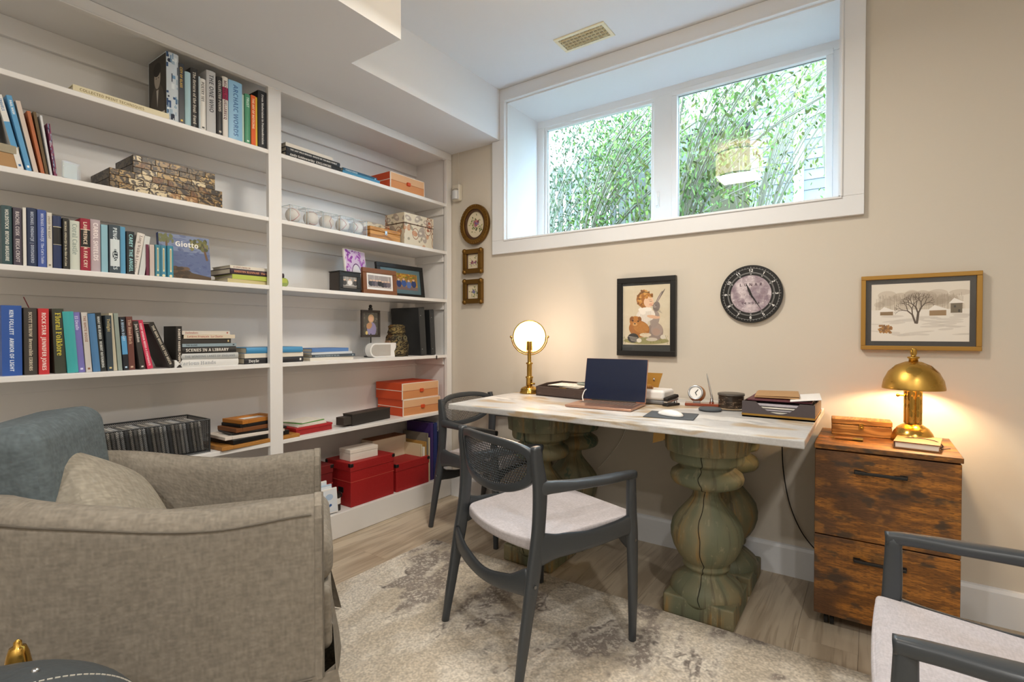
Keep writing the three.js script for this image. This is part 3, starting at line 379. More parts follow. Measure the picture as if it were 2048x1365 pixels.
art('child', 0, 0, 480, 600, (c, w, h) => {   // generic nursery print: seated child with curls hugging a grey rabbit, brown dog beside
  c.fillStyle = '#d8cdb4'; c.fillRect(0, 0, w, h); for (let i = 0; i < 60; i++) blob(c, rnd() * w, rnd() * h, rr(20, 60), rr(15, 40), '#dfd5bf', 0, 0.25);
  blob(c, 240, 560, 230, 34, '#8c8a52', 0, 0.8); for (let i = 0; i < 90; i++) line(c, [[rnd() * w, rr(520, 590)], [rnd() * 6 + rnd() * w, rr(500, 560)]].map((p, k, a) => k ? [a[0][0] + rr(-6, 6), a[0][1] - rr(8, 24)] : p), '#777440', 2);
  // rabbit
  blob(c, 372, 130, 12, 74, '#8d827e', 0.5); blob(c, 400, 96, 5, 60, '#5c5450', 0.55); blob(c, 372, 132, 5, 56, '#b9a6a0', 0.5); blob(c, 335, 468, 80, 90, '#95867f'); blob(c, 350, 450, 58, 60, '#b3a29a', 0, 0.7); blob(c, 345, 470, 40, 36, '#b98f78', 0, 0.35); blob(c, 330, 345, 46, 84, '#a3968f', 0.2); blob(c, 346, 218, 36, 50, '#877c78', 0.15); blob(c, 330, 215, 14, 18, '#a89c96', 0, 0.8); blob(c, 340, 205, 4, 5, '#241c18'); for (let i = 0; i < 5; i++) line(c, [[318, 228 + i * 3], [380 + i * 6, 250 + i * 9]], '#6d625c', 1.5); blob(c, 300, 545, 58, 18, '#cfc6b8'); blob(c, 412, 520, 26, 22, '#ddd6c8');
  // child: dress, arms, curls, face
  blob(c, 205, 330, 70, 92, '#e6dfd6', 0.25); blob(c, 250, 300, 84, 62, '#ece6dc'); blob(c, 232, 244, 70, 26, '#f4efe6'); for (let i = 0; i < 12; i++) line(c, [[190 + i * 9, 262], [170 + i * 11, 395 + (i % 3) * 8]], '#b9b0a6', 2); blob(c, 312, 320, 62, 17, '#e2b898', 0.18); blob(c, 368, 326, 16, 12, '#e2b898'); blob(c, 205, 268, 34, 26, '#f3ede4', 0.6);
  blob(c, 222, 142, 80, 82, '#a86c2c'); for (let i = 0; i < 44; i++) { const q = rr(1.7, 6.0), k = rr(0.55, 1.05); blob(c, 226 + Math.cos(q) * 80 * k, 138 + Math.sin(q) * 82 * k, rr(9, 18), rr(8, 15), ['#c88d3f', '#96602a', '#d8a55a', '#7d4e22'][i % 4], q, 0.85); } line(c, [[165, 92], [215, 66], [275, 78]], '#5d4a2c', 7);
  blob(c, 268, 170, 50, 55, '#ecc9ab'); blob(c, 314, 182, 9, 8, '#e4b896'); blob(c, 290, 196, 19, 13, '#dc9a80', 0, 0.6); line(c, [[276, 160], [290, 166], [302, 162]], '#6a4426', 4); line(c, [[268, 146], [296, 146]], '#9c7040', 3); line(c, [[300, 208], [312, 206]], '#a4503c', 5); for (let i = 0; i < 9; i++) blob(c, 236 + rr(-22, 46), 112 + rr(-16, 14), 13, 9, ['#b97a34', '#d09a4e'][i % 2], rr(0, 3), 0.9);
  // puppy
  blob(c, 170, 440, 108, 84, '#a96c2c', 0.25); blob(c, 190, 425, 80, 56, '#c48a44', 0.25, 0.7); blob(c, 132, 362, 62, 52, '#b87a34'); blob(c, 92, 336, 20, 26, '#8c5622', 0.5); blob(c, 176, 338, 18, 24, '#8c5622', -0.4); blob(c, 104, 356, 8, 8, '#2c1a10'); blob(c, 160, 362, 8, 8, '#2c1a10'); blob(c, 128, 392, 24, 17, '#d3a468'); blob(c, 126, 386, 9, 6, '#2c1a10'); blob(c, 235, 500, 60, 20, '#e0d2b8'); for (let i = 0; i < 40; i++) line(c, [[90 + rnd() * 170, 400 + rnd() * 90], [96 + rnd() * 170, 410 + rnd() * 90]].map((p, k, q) => k ? [q[0][0] + 8, q[0][1] + 9] : p), '#8a5420', 1.5);
  blob(c, 108, 532, 58, 48, '#2b2a2a'); for (let i = 0; i < 4; i++) line(c, [[62 + i * 8, 515 + i * 14], [154 - i * 4, 530 + i * 12]], '#d8d2c6', 4); blob(c, 170, 556, 26, 22, '#e6e0d2');
});
art('winter', 500, 0, 720, 440, (c, w, h) => {
  c.fillStyle = '#e6dfd3'; c.fillRect(0, 0, w, h); blob(c, w / 2, 190, 330, 130, '#d9cfc0', 0, 0.8); for (let i = 0; i < 26; i++) blob(c, 60 + rnd() * 600, 80 + rnd() * 80, rr(30, 80), rr(20, 40), '#a99c8a', 0, 0.35); c.fillStyle = '#9a8b76'; for (let i = 0; i < 80; i++) line(c, [[40 + i * 8, rr(80, 120)], [40 + i * 8 + rr(-3, 3), 205]], '#8f806c', rr(1, 3));
  c.fillStyle = '#ece7df'; c.fillRect(0, 200, w, h - 200); for (let i = 0; i < 30; i++) blob(c, rnd() * w, rr(240, 400), rr(40, 120), rr(4, 10), '#cfc8bf', rr(-0.1, 0.1), 0.6);
  const T = (x, y, a, l, wd) => { if (l < 10) return; const x2 = x + Math.cos(a) * l, y2 = y + Math.sin(a) * l; line(c, [[x, y], [x2, y2]], '#4a3a2c', wd); T(x2, y2, a - rr(0.25, 0.6), l * 0.74, wd * 0.66); T(x2, y2, a + rr(0.25, 0.6), l * 0.74, wd * 0.66); }; T(350, 300, -PI / 2 + 0.12, 70, 18); T(338, 300, -PI / 2 - 0.35, 64, 14);
  const hs = (x, y, ww, hh, col) => { c.fillStyle = col; c.fillRect(x, y, ww, hh); c.fillStyle = '#f3efe9'; c.beginPath(); c.moveTo(x - 10, y + 4); c.lineTo(x + ww * 0.3, y - 30); c.lineTo(x + ww + 12, y + 2); c.lineTo(x + ww + 12, y + 8); c.lineTo(x - 10, y + 10); c.fill(); }; hs(70, 205, 100, 36, '#8a6f4c'); hs(440, 200, 120, 48, '#9a7c56'); hs(590, 150, 80, 80, '#6d6250'); c.fillStyle = '#2f2a24'; c.fillRect(612, 175, 14, 16); c.fillRect(642, 205, 14, 20);
  for (let i = 0; i < 60; i++) blob(c, 60 + rr(0, 100), 350 + rr(-30, 24), 8, 8, ['#9c6a30', '#b9853f', '#7d5526'][i % 3]);
});
art('clock', 1230, 0, 560, 560, (c, w, h) => {
  c.fillStyle = '#17181a'; c.fillRect(0, 0, w, h); const R = 280; c.translate(R, R); c.strokeStyle = '#cfcfcf'; c.lineWidth = 2; for (const r of [252, 205, 212]) { c.beginPath(); c.arc(0, 0, r, 0, 7); c.stroke(); }
  for (let i = 0; i < 60; i++) { const a = i * PI / 30; line(c, [[Math.sin(a) * 252, -Math.cos(a) * 252], [Math.sin(a) * (i % 5 ? 262 : 268), -Math.cos(a) * (i % 5 ? 262 : 268)]], '#ddd', 2); }
  c.fillStyle = '#f2f2f2'; c.textAlign = 'center'; c.textBaseline = 'middle'; for (let i = 1; i <= 12; i++) { const a = i * PI / 6; c.save(); c.translate(Math.sin(a) * 230, -Math.cos(a) * 230); c.rotate(i > 3 && i < 9 ? a + PI : a); c.font = 'bold 38px sans-serif'; c.fillText(String(i), 0, 0); c.restore(); c.save(); c.translate(Math.sin(a) * 196, -Math.cos(a) * 196); c.rotate(i > 3 && i < 9 ? a + PI : a); c.font = 'bold 13px sans-serif'; c.fillText(String(i + 12), 0, 0); c.restore(); }
  c.save(); c.beginPath(); c.arc(0, 0, 184, 0, 7); c.clip(); c.fillStyle = '#b9adb4'; c.fillRect(-R, -R, w, h); for (let i = 0; i < 260; i++) { const x = rr(-190, 190), y = rr(-190, 190), d = fbm((x + 200) / 400, (y + 200) / 400, 4, 4, 4); blob(c, x, y, rr(8, 40), rr(8, 36), d > 0.52 ? '#7d6b78' : '#ded6da', 0, 0.22); } for (let i = 0; i < 60; i++) blob(c, rr(-170, 170), rr(-170, 170), rr(2, 7), rr(2, 7), rnd() > 0.5 ? '#efe9ec' : '#8d7f88', 0, 0.6);
  c.fillStyle = '#3a2530'; c.font = 'bold 38px sans-serif'; c.fillText('L  U  N  A  R', 0, -92); c.font = 'bold 28px sans-serif'; c.fillText('2 4   H O U R', 0, 90); c.restore();
});
function flowers(c, w, h, cols, n) { c.fillStyle = '#d9cdb2'; c.fillRect(0, 0, w, h); for (let i = 0; i < n * 5; i++) { const a = rnd() * 7, r = rr(0.1, 0.36); blob(c, w / 2 + Math.cos(a) * r * w, h / 2 + Math.sin(a) * r * h * 1.05, rr(4, 13), rr(3, 6), ['#5f6a34', '#7b8446', '#3f4a2c', '#94985a'][i % 4], rnd() * 3); } for (let i = 0; i < n; i++) { const a = rnd() * 7, r = rr(0, 0.22), x = w / 2 + Math.cos(a) * r * w, y = h / 2 + Math.sin(a) * r * h, s = rr(10, 20); for (let k = 0; k < 6; k++) blob(c, x + Math.cos(k) * s * 0.5, y + Math.sin(k) * s * 0.5, s * 0.5, s * 0.45, cols[(i + k) % cols.length], k, 0.9); } }
art('needle_oval', 0, 620, 200, 260, (c, w, h) => flowers(c, w, h, ['#b5605a', '#8a5a86', '#c98078', '#7a3a44', '#6a6aa0'], 10)); art('needle_a', 210, 620, 160, 190, (c, w, h) => flowers(c, w, h, ['#7a3a5a', '#8a4a3a', '#a07ab0', '#5a2a38'], 5)); art('needle_b', 380, 620, 160, 190, (c, w, h) => flowers(c, w, h, ['#4a6aa0', '#3a5080', '#b06a6a', '#6a8ac0'], 6));
art('giotto', 560, 460, 300, 300, (c, w, h) => { c.fillStyle = '#5c6a92'; c.fillRect(0, 0, w, h); c.fillStyle = '#7d89a8'; c.fillRect(0, 0, w, 110); for (let i = 0; i < 120; i++) blob(c, rnd() * w, rnd() * h, rr(6, 26), rr(3, 10), ['#4b5a86', '#7686ac', '#3f4c76'][i % 3], rr(-0.6, 0.6), 0.4); c.fillStyle = '#54402a'; c.beginPath(); c.moveTo(0, h); c.lineTo(0, 230); c.lineTo(90, 210); c.lineTo(190, 250); c.lineTo(w, 270); c.lineTo(w, h); c.fill(); line(c, [[40, 230], [44, 40]], '#6a4e34', 12); line(c, [[280, 150], [262, 60]], '#6a4e34', 14); for (let i = 0; i < 50; i++) blob(c, 225 + rr(-40, 60), 50 + rr(-30, 40), 14, 8, ['#6a6a3a', '#7d7a48', '#4a4c2c'][i % 3], rnd() * 3); for (let i = 0; i < 30; i++) blob(c, 40 + rr(-40, 40), 30 + rr(-20, 30), 12, 7, '#6b7044', rnd() * 3, 0.8); for (let i = 0; i < 40; i++) blob(c, 100 + rr(-60, 60), 250 + rr(-30, 40), 20, 10, ['#6d5236', '#3c2c1c'][i % 2], 0, 0.7); c.fillStyle = '#f1efe9'; c.font = 'bold 46px sans-serif'; c.fillText('Giotto', 92, 78); });
art('purple', 880, 460, 220, 240, (c, w, h) => { c.fillStyle = '#d8c6e0'; c.fillRect(0, 0, w, h); for (let i = 0; i < 170; i++) { const a = rnd() * 7, r = rr(70, 160); blob(c, w / 2 + Math.cos(a) * r, 120 + Math.sin(a) * r, rr(8, 26), rr(4, 9), ['#9a3fae', '#b768c8', '#7d2f96', '#d6b2e0'][i % 4], rnd() * 3, 0.8); } blob(c, 112, 160, 56, 84, '#e9e6ea'); c.strokeStyle = '#5a2a6a'; c.lineWidth = 6; c.beginPath(); c.ellipse(112, 160, 56, 84, 0, 0, 7); c.stroke(); blob(c, 118, 150, 12, 9, '#2c2230'); });
function photo(c, w, h, bg, cols, n, y0 = 0.45) { c.fillStyle = bg[0]; c.fillRect(0, 0, w, h); for (let i = 0; i < 60; i++) line(c, [[rnd() * w, 0], [rnd() * w, h * 0.7]].map((p, k, a) => k ? [a[0][0] + rr(-5, 5), p[1]] : p), bg[1], rr(1, 6)); c.fillStyle = bg[2]; c.fillRect(0, h * 0.8, w, h * 0.2); for (let i = 0; i < n; i++) { const x = w * (0.12 + 0.76 * i / Math.max(1, n - 1)), y = h * (y0 + rr(-0.05, 0.05)); blob(c, x, y + h * 0.24, w * 0.36 / n + 5, h * 0.22, cols[i % cols.length]); blob(c, x, y, w * 0.14 / n + 4, h * 0.07, '#d4b39a'); } }
art('photo_group', 1120, 460, 100, 80, (c, w, h) => { photo(c, w, h, ['#c9c2c0', '#9a918e', '#b5adaa'], ['#2b2830', '#4a4450', '#6b6068', '#1e1c22'], 7); });
art('photo_team', 560, 780, 300, 200, (c, w, h) => { photo(c, w, h, ['#b58a3a', '#8a6a2c', '#7d6a6a'], ['#3c5a9a', '#5a74b0', '#2e3f74'], 6, 0.40); for (let i = 0; i < 60; i++) blob(c, rnd() * w, rnd() * h * 0.3, rr(5, 14), rr(4, 9), ['#c8a23a', '#a3622c', '#6a7a34'][i % 3]); });
art('photo_pair', 880, 720, 110, 110, (c, w, h) => photo(c, w, h, ['#b9b6b2', '#8c8884', '#6e6a66'], ['#3c3a3a', '#e2dedb'], 3, 0.3));
art('photo_person', 1000, 720, 150, 220, (c, w, h) => { c.fillStyle = '#4e4c46'; c.fillRect(0, 0, w, h); for (let i = 0; i < 40; i++) blob(c, rnd() * w, rnd() * h, rr(4, 14), rr(4, 12), ['#6a675c', '#3a3a36', '#82796a'][i % 3], 0, 0.5); blob(c, 84, 165, 46, 70, '#8f88b0'); blob(c, 78, 60, 30, 40, '#c9a47c'); blob(c, 78, 66, 20, 26, '#d9ad90'); blob(c, 60, 130, 26, 34, '#b98c66', 0.5); blob(c, 34, 200, 12, 18, '#d8c078'); });
art('album_portrait', 1160, 560, 220, 330, (c, w, h) => { c.fillStyle = '#3b3733'; c.fillRect(0, 0, w, h); blob(c, 110, 250, 90, 120, '#57504a'); c.fillStyle = '#d8d4ce'; c.beginPath(); c.moveTo(96, 160); c.lineTo(124, 160); c.lineTo(108, 250); c.fill(); blob(c, 110, 100, 40, 54, '#bdb5ab'); blob(c, 108, 58, 48, 34, '#1f1c1a'); blob(c, 96, 100, 6, 3, '#3a332e'); blob(c, 124, 100, 6, 3, '#3a332e'); c.fillStyle = '#e8e4dc'; c.fillRect(150, 280, 52, 38); c.fillStyle = '#222'; for (let i = 0; i < 12; i++) c.fillRect(156 + i * 3.5, 290, 2, 22); });
art('paisley', 1400, 580, 512, 512, (c, w, h) => { c.fillStyle = '#d6cbb4'; c.fillRect(0, 0, w, h); for (let i = 0; i < 110; i++) { const x = rnd() * w, y = rnd() * h, k = i % 4; if (k === 0) { blob(c, x, y, rr(26, 46), rr(14, 24), '#a09488', rnd() * 3, 0.85); blob(c, x + 6, y, 14, 8, '#d9cfbc', 0, 0.9); } else if (k === 1) { c.strokeStyle = '#7d4a34'; c.lineWidth = 4; c.beginPath(); c.ellipse(x, y, rr(16, 30), rr(20, 36), 0, 0, 7); c.stroke(); blob(c, x, y, 12, 10, '#a4563a', 0, 0.8); } else if (k === 2) { blob(c, x, y, rr(12, 26), rr(10, 20), '#b5714a', rnd() * 3, 0.75); for (let q = 0; q < 5; q++) line(c, [[x - 14, y - 10 + q * 5], [x + 14, y - 12 + q * 5]], '#d9bfa0', 1.5); } else blob(c, x, y, rr(8, 18), rr(6, 12), '#8c8470', rnd() * 3, 0.8); } });
art('keyboard', 0, 900, 512, 200, (c, w, h) => { c.fillStyle = '#c99e88'; c.fillRect(0, 0, w, h); for (let r = 0; r < 6; r++) for (let i = 0; i < 14; i++) { c.fillStyle = '#15161a'; c.fillRect(6 + i * 36, 6 + r * 32, 32, 28); c.fillStyle = '#9aa'; c.fillRect(18 + i * 36, 17 + r * 32, 6, 5); } });
art('letters', 0, 1120, 512, 256, (c, w, h) => { c.fillStyle = '#e9e5db'; c.fillRect(0, 0, w, h); c.fillStyle = '#9a958c'; for (let r = 0; r < 16; r++) { let x = 20; while (x < 470) { const l = rr(14, 60); c.fillRect(x, 16 + r * 14, l, 4); x += l + 8; } } });
art('speakerface', 560, 1000, 64, 64, (c, w, h) => { c.fillStyle = '#b8b2aa'; c.fillRect(0, 0, w, h); c.fillStyle = '#8f8a84'; for (let i = 0; i < 16; i++) for (let j = 0; j < 16; j++) c.fillRect(i * 4, j * 4, 2, 2); });
art('papers', 640, 1000, 128, 160, (c, w, h) => { c.fillStyle = '#dfe6ee'; c.fillRect(0, 0, w, h); blob(c, 60, 50, 34, 22, '#9ab8d8', 0, 0.7); blob(c, 66, 110, 12, 9, '#2c5a9a'); blob(c, 56, 118, 7, 6, '#2c5a9a'); });
const artTex = new THREE.CanvasTexture(artCv); artTex.colorSpace = THREE.SRGBColorSpace;
const artM = std('#ffffff', 0.55, { map: artTex }), artGloss = phys('#ffffff', 0.3, { map: artTex, clearcoat: 0.2, clearcoatRoughness: 0.15 });
function pic(name, w, h) { const g = new THREE.PlaneGeometry(w, h), r = artRects[name], a = g.attributes.uv; for (let i = 0; i < a.count; i++) a.setXY(i, r[0] + a.getX(i) * r[2], r[1] + a.getY(i) * r[3]); return g; }
function artBox(g, name, k = 1) { const q = boxUV(g, k, 0.5, 0.5), r = artRects[name], a = q.attributes.uv; for (let i = 0; i < a.count; i++) { let u = a.getX(i) % 1, v = a.getY(i) % 1; if (u < 0) u += 1; if (v < 0) v += 1; a.setXY(i, r[0] + u * r[2], r[1] + v * r[3]); } return q; }
function frameGeo(w, h, t, d, r = 0.002) { return merge([rbox2(-w / 2, w / 2, h - t, h, -d, 0, r), rbox2(-w / 2, w / 2, 0, t, -d, 0, r), rbox2(-w / 2, -w / 2 + t, t, h - t, -d, 0, r), rbox2(w / 2 - t, w / 2, t, h - t, -d, 0, r)]); }
// standing frame, front facing +z, base at y = 0
function photoFrame(name, label, cat, pos, turn, o) { const f = thing(name, label, cat, pos, turn, o.group), L = o.lean || 0; const add = (n, g, m) => { g.rotateX(-L); return part(n, g, m, f); }; add('frame', frameGeo(o.w, o.h, o.t, o.d || 0.016), o.mat); if (o.mat2) add('mat', box2(-o.w / 2 + o.t * 0.9, o.w / 2 - o.t * 0.9, o.t * 0.9, o.h - o.t * 0.9, -0.010, -0.007), o.mat2); const m = o.m || 0; add('picture', pic(o.pic, o.w - 2 * o.t - 2 * m, o.h - 2 * o.t - 2 * m).translate(0, o.h / 2 + (o.dy || 0), -0.0062), artGloss); if (o.back) add('backing', box2(-o.w / 2 + 0.004, o.w / 2 - 0.004, 0.004, o.h - 0.004, -(o.d || 0.016) - 0.001, -0.011), M.darkWood); return f; }
const FX = PI / 2; // turn so that +z local faces +x (out of the bookcase)
// ---------------------------------------------------------------- things on the shelves
const agateTex = dataTex(512, 512, (u, v) => { const w = fbm(u, v, 4, 4, 4, nz2), a = fbm(u + 0.5 * w, v + 0.4 * w, 4, 6, 4), b = 0.5 + 0.5 * Math.sin(34 * a); let c = mix3([70, 60, 50], [212, 196, 160], sm(0.2, 0.8, b)); c = mix3(c, [160, 108, 52], 0.7 * sm(0.52, 0.68, w)); return mix3(c, [40, 36, 34], 0.6 * sm(0.62, 0.75, fbm(u, v, 9, 9, 3))); });
const agate = ['#ffffff', '#d8c39a', '#b8a58a', '#8f8270'].map(c => std(c, 0.35, { map: agateTex }));
function mosaicBox(label, x, y, z, w, h, d) {
  const b = thing('mosaic_box', label, 'box', [x, y, z], 0, 'stone mosaic boxes'); part('core', box2(-d + 0.002, -0.002, 0.001, h - 0.001, -w / 2 + 0.002, w / 2 - 0.002), M.darkWood, b);
  const rows = 3, th = h / rows; for (let r = 0; r < rows; r++) { let zz = w / 2 - (r % 2 ? 0.0 : 0.028); const cuts = [w / 2]; while (zz > -w / 2 + 0.03) { if (zz < w / 2) cuts.push(zz); zz -= rr(0.045, 0.068); } cuts.push(-w / 2); for (let i = 0; i < cuts.length - 1; i++) { const a = cuts[i], e = cuts[i + 1]; if (a - e < 0.006) continue; part('stone_tile', boxUV(rbox2(-0.003, rr(-0.0004, 0.0006), r * th + 0.0006, (r + 1) * th - 0.0006, e + 0.0006, a - 0.0006, 0.001, 1), 4, rnd(), rnd()), agate[Math.floor(rnd() * 4)], b); } }
  const grey = std('#6d6a68', 0.4, { map: agateTex }); for (let r = 0; r < 2; r++) part('stone_tile', boxUV(rbox2(-d, -0.004, r * h / 2 + 0.0006, (r + 1) * h / 2 - 0.0006, w / 2 - 0.002, w / 2 + 0.0005, 0.001, 1), 3, rnd(), rnd()), grey, b);
  part('stone_tile', boxUV(rbox2(-d, -0.001, h - 0.002, h, -w / 2, w / 2, 0.001, 1), 3), agate[2], b);
}
mosaicBox('long stone mosaic box lying under a shorter one on the second shelf', -0.010, SL[1], 1.625, 0.39, 0.070, 0.19); mosaicBox('shorter stone mosaic box stacked on a longer one', -0.014, SL[1] + 0.0705, 1.602, 0.29, 0.066, 0.17);
{ // small clear frame by the leaning books
  const f = thing('glass_photo_frame', 'small clear block photo frame beside the leaning books', 'frame', [-0.02, SL[1], 1.925], FX + 0.35); part('glass_block', rbox(0.055, 0.062, 0.012, 0.002).translate(0, 0.031, 0), M.acrylic, f); part('picture', box(0.046, 0.052, 0.001).translate(0, 0.031, -0.007), std('#c9ccc4', 0.6), f); part('stand', box(0.02, 0.04, 0.004).rotateX(0.5).translate(0, 0.018, -0.02), M.greyPlastic, f);
}
{ const g = thing('book', 'large blue art book standing face out on the third shelf', 'book', [-0.07, SL[2], 1.545], FX); const L = -0.10; const add = (n, q, m) => { q.rotateX(L); part(n, q, m, g); }; add('cover', box2(-0.095, 0.095, 0, 0.185, -0.020, 0), std('#46507a', 0.5), g); add('pages', box2(-0.090, 0.0955, 0.003, 0.182, -0.017, -0.003), M.pages); add('cover_print', pic('giotto', 0.19, 0.185).translate(0, 0.0925, 0.0006), artM); }
part('cover_print', pic('album_portrait', 0.158, 0.258).translate(-0.081, 0.131, 0.0218), artM, scene.children.find(o => o.userData.label && o.userData.label.startsWith('tall pale blue and white book')));
// drawer boxes, orange with peach fronts
function drawerBox(label, x, y, z, turn, w, h, d) { const b = thing('paper_drawer_box', label, 'box', [x, y, z], turn, 'orange drawer boxes'); part('shell', rbox2(-d, -0.003, 0, h, -w / 2, w / 2, 0.0015), M.orange, b); part('edge_tape', merge([box2(-0.004, 0.0006, 0, 0.004, -w / 2, w / 2), box2(-0.004, 0.0006, h - 0.004, h, -w / 2, w / 2), box2(-0.004, 0.0006, 0, h, -w / 2, -w / 2 + 0.004), box2(-0.004, 0.0006, 0, h, w / 2 - 0.004, w / 2 + 0.0008), box2(-d, 0, h * 0.52, h * 0.52 + 0.004, w / 2, w / 2 + 0.0008)]), M.boxEdge, b); part('lid_front', rbox2(-0.004, 0.0004, h * 0.52, h - 0.004, -w / 2 + 0.004, w / 2 - 0.004, 0.001), M.peach, b); const dr = part('drawer', rbox2(-0.004, 0.001, 0.004, h * 0.50, -w / 2 + 0.005, w / 2 - 0.005, 0.001), M.peachDark, b); part('pull_tab', rbox2(0, 0.012, h * 0.40, h * 0.60, -0.012, 0.012, 0.002), M.orange, dr); return b; }
drawerBox('orange drawer box with peach front alone on the top right shelf', -0.010, SR[0], 0.375, 0, 0.27, 0.092, 0.22); drawerBox('lower orange drawer box of two stacked by the dark wooden box', -0.025, SR[4], 0.247, -0.06, 0.30, 0.098, 0.24); drawerBox('upper orange drawer box of two stacked by the dark wooden box', -0.03, SR[4] + 0.0985, 0.252, -0.03, 0.30, 0.098, 0.24);
// baseballs in clear cubes
for (let i = 0; i < 5; i++) {
  const z = 1.085 - i * 0.092, x = -0.048 + (i % 2) * 0.004; const c = thing('display_cube', 'clear acrylic cube holding a baseball on the second right shelf', 'cube', [x, SR[1], z], -0.03 * (i % 3), 'acrylic baseball cubes'); const t = 0.0015, s = 0.079; const pn = (g) => part('panel', g, M.acrylic, c); pn(box(s, t, s).translate(0, t / 2, 0)); pn(box(s, t, s).translate(0, s, 0)); pn(box(t, s, s).translate(s / 2, s / 2, 0)); pn(box(t, s, s).translate(-s / 2, s / 2, 0)); pn(box(s, s, t).translate(0, s / 2, s / 2)); pn(box(s, s, t).translate(0, s / 2, -s / 2));
  part('edge', merge([[1, 1], [1, -1], [-1, 1], [-1, -1]].flatMap(([a, b]) => [box(0.0022, s, 0.0022).translate(a * s / 2, s / 2, b * s / 2), box(s, 0.0022, 0.0022).translate(0, a > 0 ? s : 0.0012, b * s / 2), box(0.0022, 0.0022, s).translate(b * s / 2, a > 0 ? s : 0.0012, 0)])), phys('#dfe8ec', 0.1, { transmission: 0.5, thickness: 0 }), c); part('stand_ring', new THREE.TorusGeometry(0.014, 0.002, 6, 20).rotateX(PI / 2).translate(0, 0.0035, 0), M.acrylic, c);
  const b = thing('baseball', 'white baseball with red stitching inside a clear cube', 'ball', [x, SR[1] + 0.0405, z], rr(0, 6), 'baseballs in cubes'); part('leather', sph(0.0355, 0, 0, 0, 28), std('#d8d2c8', 0.6), b); const seam = []; for (let k = 0; k <= 80; k++) { const t = k / 80 * 2 * PI; const q = V3(Math.cos(t) + 0.4 * Math.cos(3 * t), Math.sin(t) - 0.4 * Math.sin(3 * t), 1.2 * Math.cos(2 * t)).normalize().multiplyScalar(0.0357); seam.push([q.x, q.y, q.z]); } part('stitching', tube(seam, 0.0011, 120, 5), std('#a33a34', 0.7), b);
}
function hingedBox(name, label, pos, turn, w, h, d, m, clasp) { const b = thing(name, label, 'box', pos, turn); part('body', boxUV(rbox2(-d, 0, 0, h * 0.64, -w / 2, w / 2, 0.003), 3, rnd(), rnd(), false), m, b); part('lid', boxUV(rbox2(-d - 0.001, 0.001, h * 0.66, h, -w / 2 - 0.001, w / 2 + 0.001, 0.004), 3, rnd(), rnd(), false), m, b); if (clasp) part('clasp', merge([rbox(0.004, 0.022, 0.016, 0.001).translate(0.002, h * 0.6, 0), sph(0.004, 0.004, h * 0.52, 0, 10)]), clasp, b); return b; }
hingedBox('wooden_box', 'small honey wooden box with metal clasp beside the baseballs', [-0.010, SR[1], 0.545], 0.03, 0.225, 0.062, 0.11, M.oak, M.steel);
function patBox(label, pos, turn, w, h, d) { const b = thing('patterned_box', label, 'box', pos, turn); part('body', artBox(rbox2(-d / 2, d / 2, -h / 2, h * 0.16, -w / 2 + 0.002, w / 2 - 0.002, 0.002), 'paisley', 2.2), artM, b); part('lid', artBox(rbox2(-d / 2 - 0.002, d / 2 + 0.002, h * 0.17, h / 2, -w / 2, w / 2, 0.002), 'paisley', 2.2), artM, b); part('lid_edge', rbox2(-d / 2 - 0.0024, d / 2 + 0.0024, h * 0.165, h * 0.185, -w / 2 - 0.0005, w / 2 + 0.0005, 0.001), std('#5a3a2c', 0.7), b); for (const c of b.children) c.position.y = h / 2; return b; }
patBox('large paisley paper box at the end of the second right shelf', [-0.092, SR[1], 0.283], 0, 0.245, 0.185, 0.16); patBox('smaller paisley paper box behind the honey wooden box', [-0.190, SR[1], 0.51], 0, 0.19, 0.112, 0.13);
// third right shelf: frames
photoFrame('framed_photo', 'large black frame with teal mat and a team photo', 'frame', [-0.115, SR[2], 0.315], FX, { w: 0.375, h: 0.205, t: 0.026, d: 0.02, mat: M.black, mat2: std('#5d7882', 0.8), pic: 'photo_team', m: 0.026, lean: 0.12, back: 1 });
photoFrame('framed_photo', 'brown wooden frame with a grey group photo', 'frame', [-0.035, SR[2], 0.558], FX, { w: 0.242, h: 0.145, t: 0.026, d: 0.018, mat: M.brownWood, mat2: M.paperWhite, pic: 'photo_group', m: 0.012, lean: 0.06, back: 1 });
{ const c = thing('photo_cube', 'small black cube frame with a faded photo', 'frame', [-0.035, SR[2], 0.766], FX); part('body', rbox2(-0.066, 0.066, 0, 0.104, -0.09, -0.006, 0.003), M.darkWood, c); part('frame', frameGeo(0.132, 0.104, 0.022, 0.012), M.black, c); part('picture', pic('photo_pair', 0.09, 0.062).translate(0, 0.052, -0.004), artGloss, c); part('lid', rbox2(-0.069, 0.069, 0.104, 0.110, -0.092, 0.002, 0.002), M.black, c); }
{ const c = thing('painted_canvas', 'small purple painting propped behind the brown frame', 'painting', [-0.10, SR[2], 0.66], FX + 0.22); const L = -0.12, add = (n, g, m) => { g.rotateX(L); part(n, g, m, c); }; add('canvas', rbox2(-0.088, 0.088, 0, 0.245, -0.012, 0, 0.002), M.paperWhite); add('painting', pic('purple', 0.166, 0.232).translate(0, 0.1255, 0.0006), artM); }
{ const c = thing('green_tin', 'small green tin on its side by the upright post', 'tin', [-0.06, SR[2] + 0.021, 1.146], 0); part('body', rot(cyl(0.020, 0.020, 0.06, 24), 0, 0, PI / 2), std('#5a6a2c', 0.5), c); part('lid', rot(cyl(0.0208, 0.0208, 0.012, 24), 0, 0, PI / 2).translate(0.03, 0, 0), std('#8fa05a', 0.5), c); }
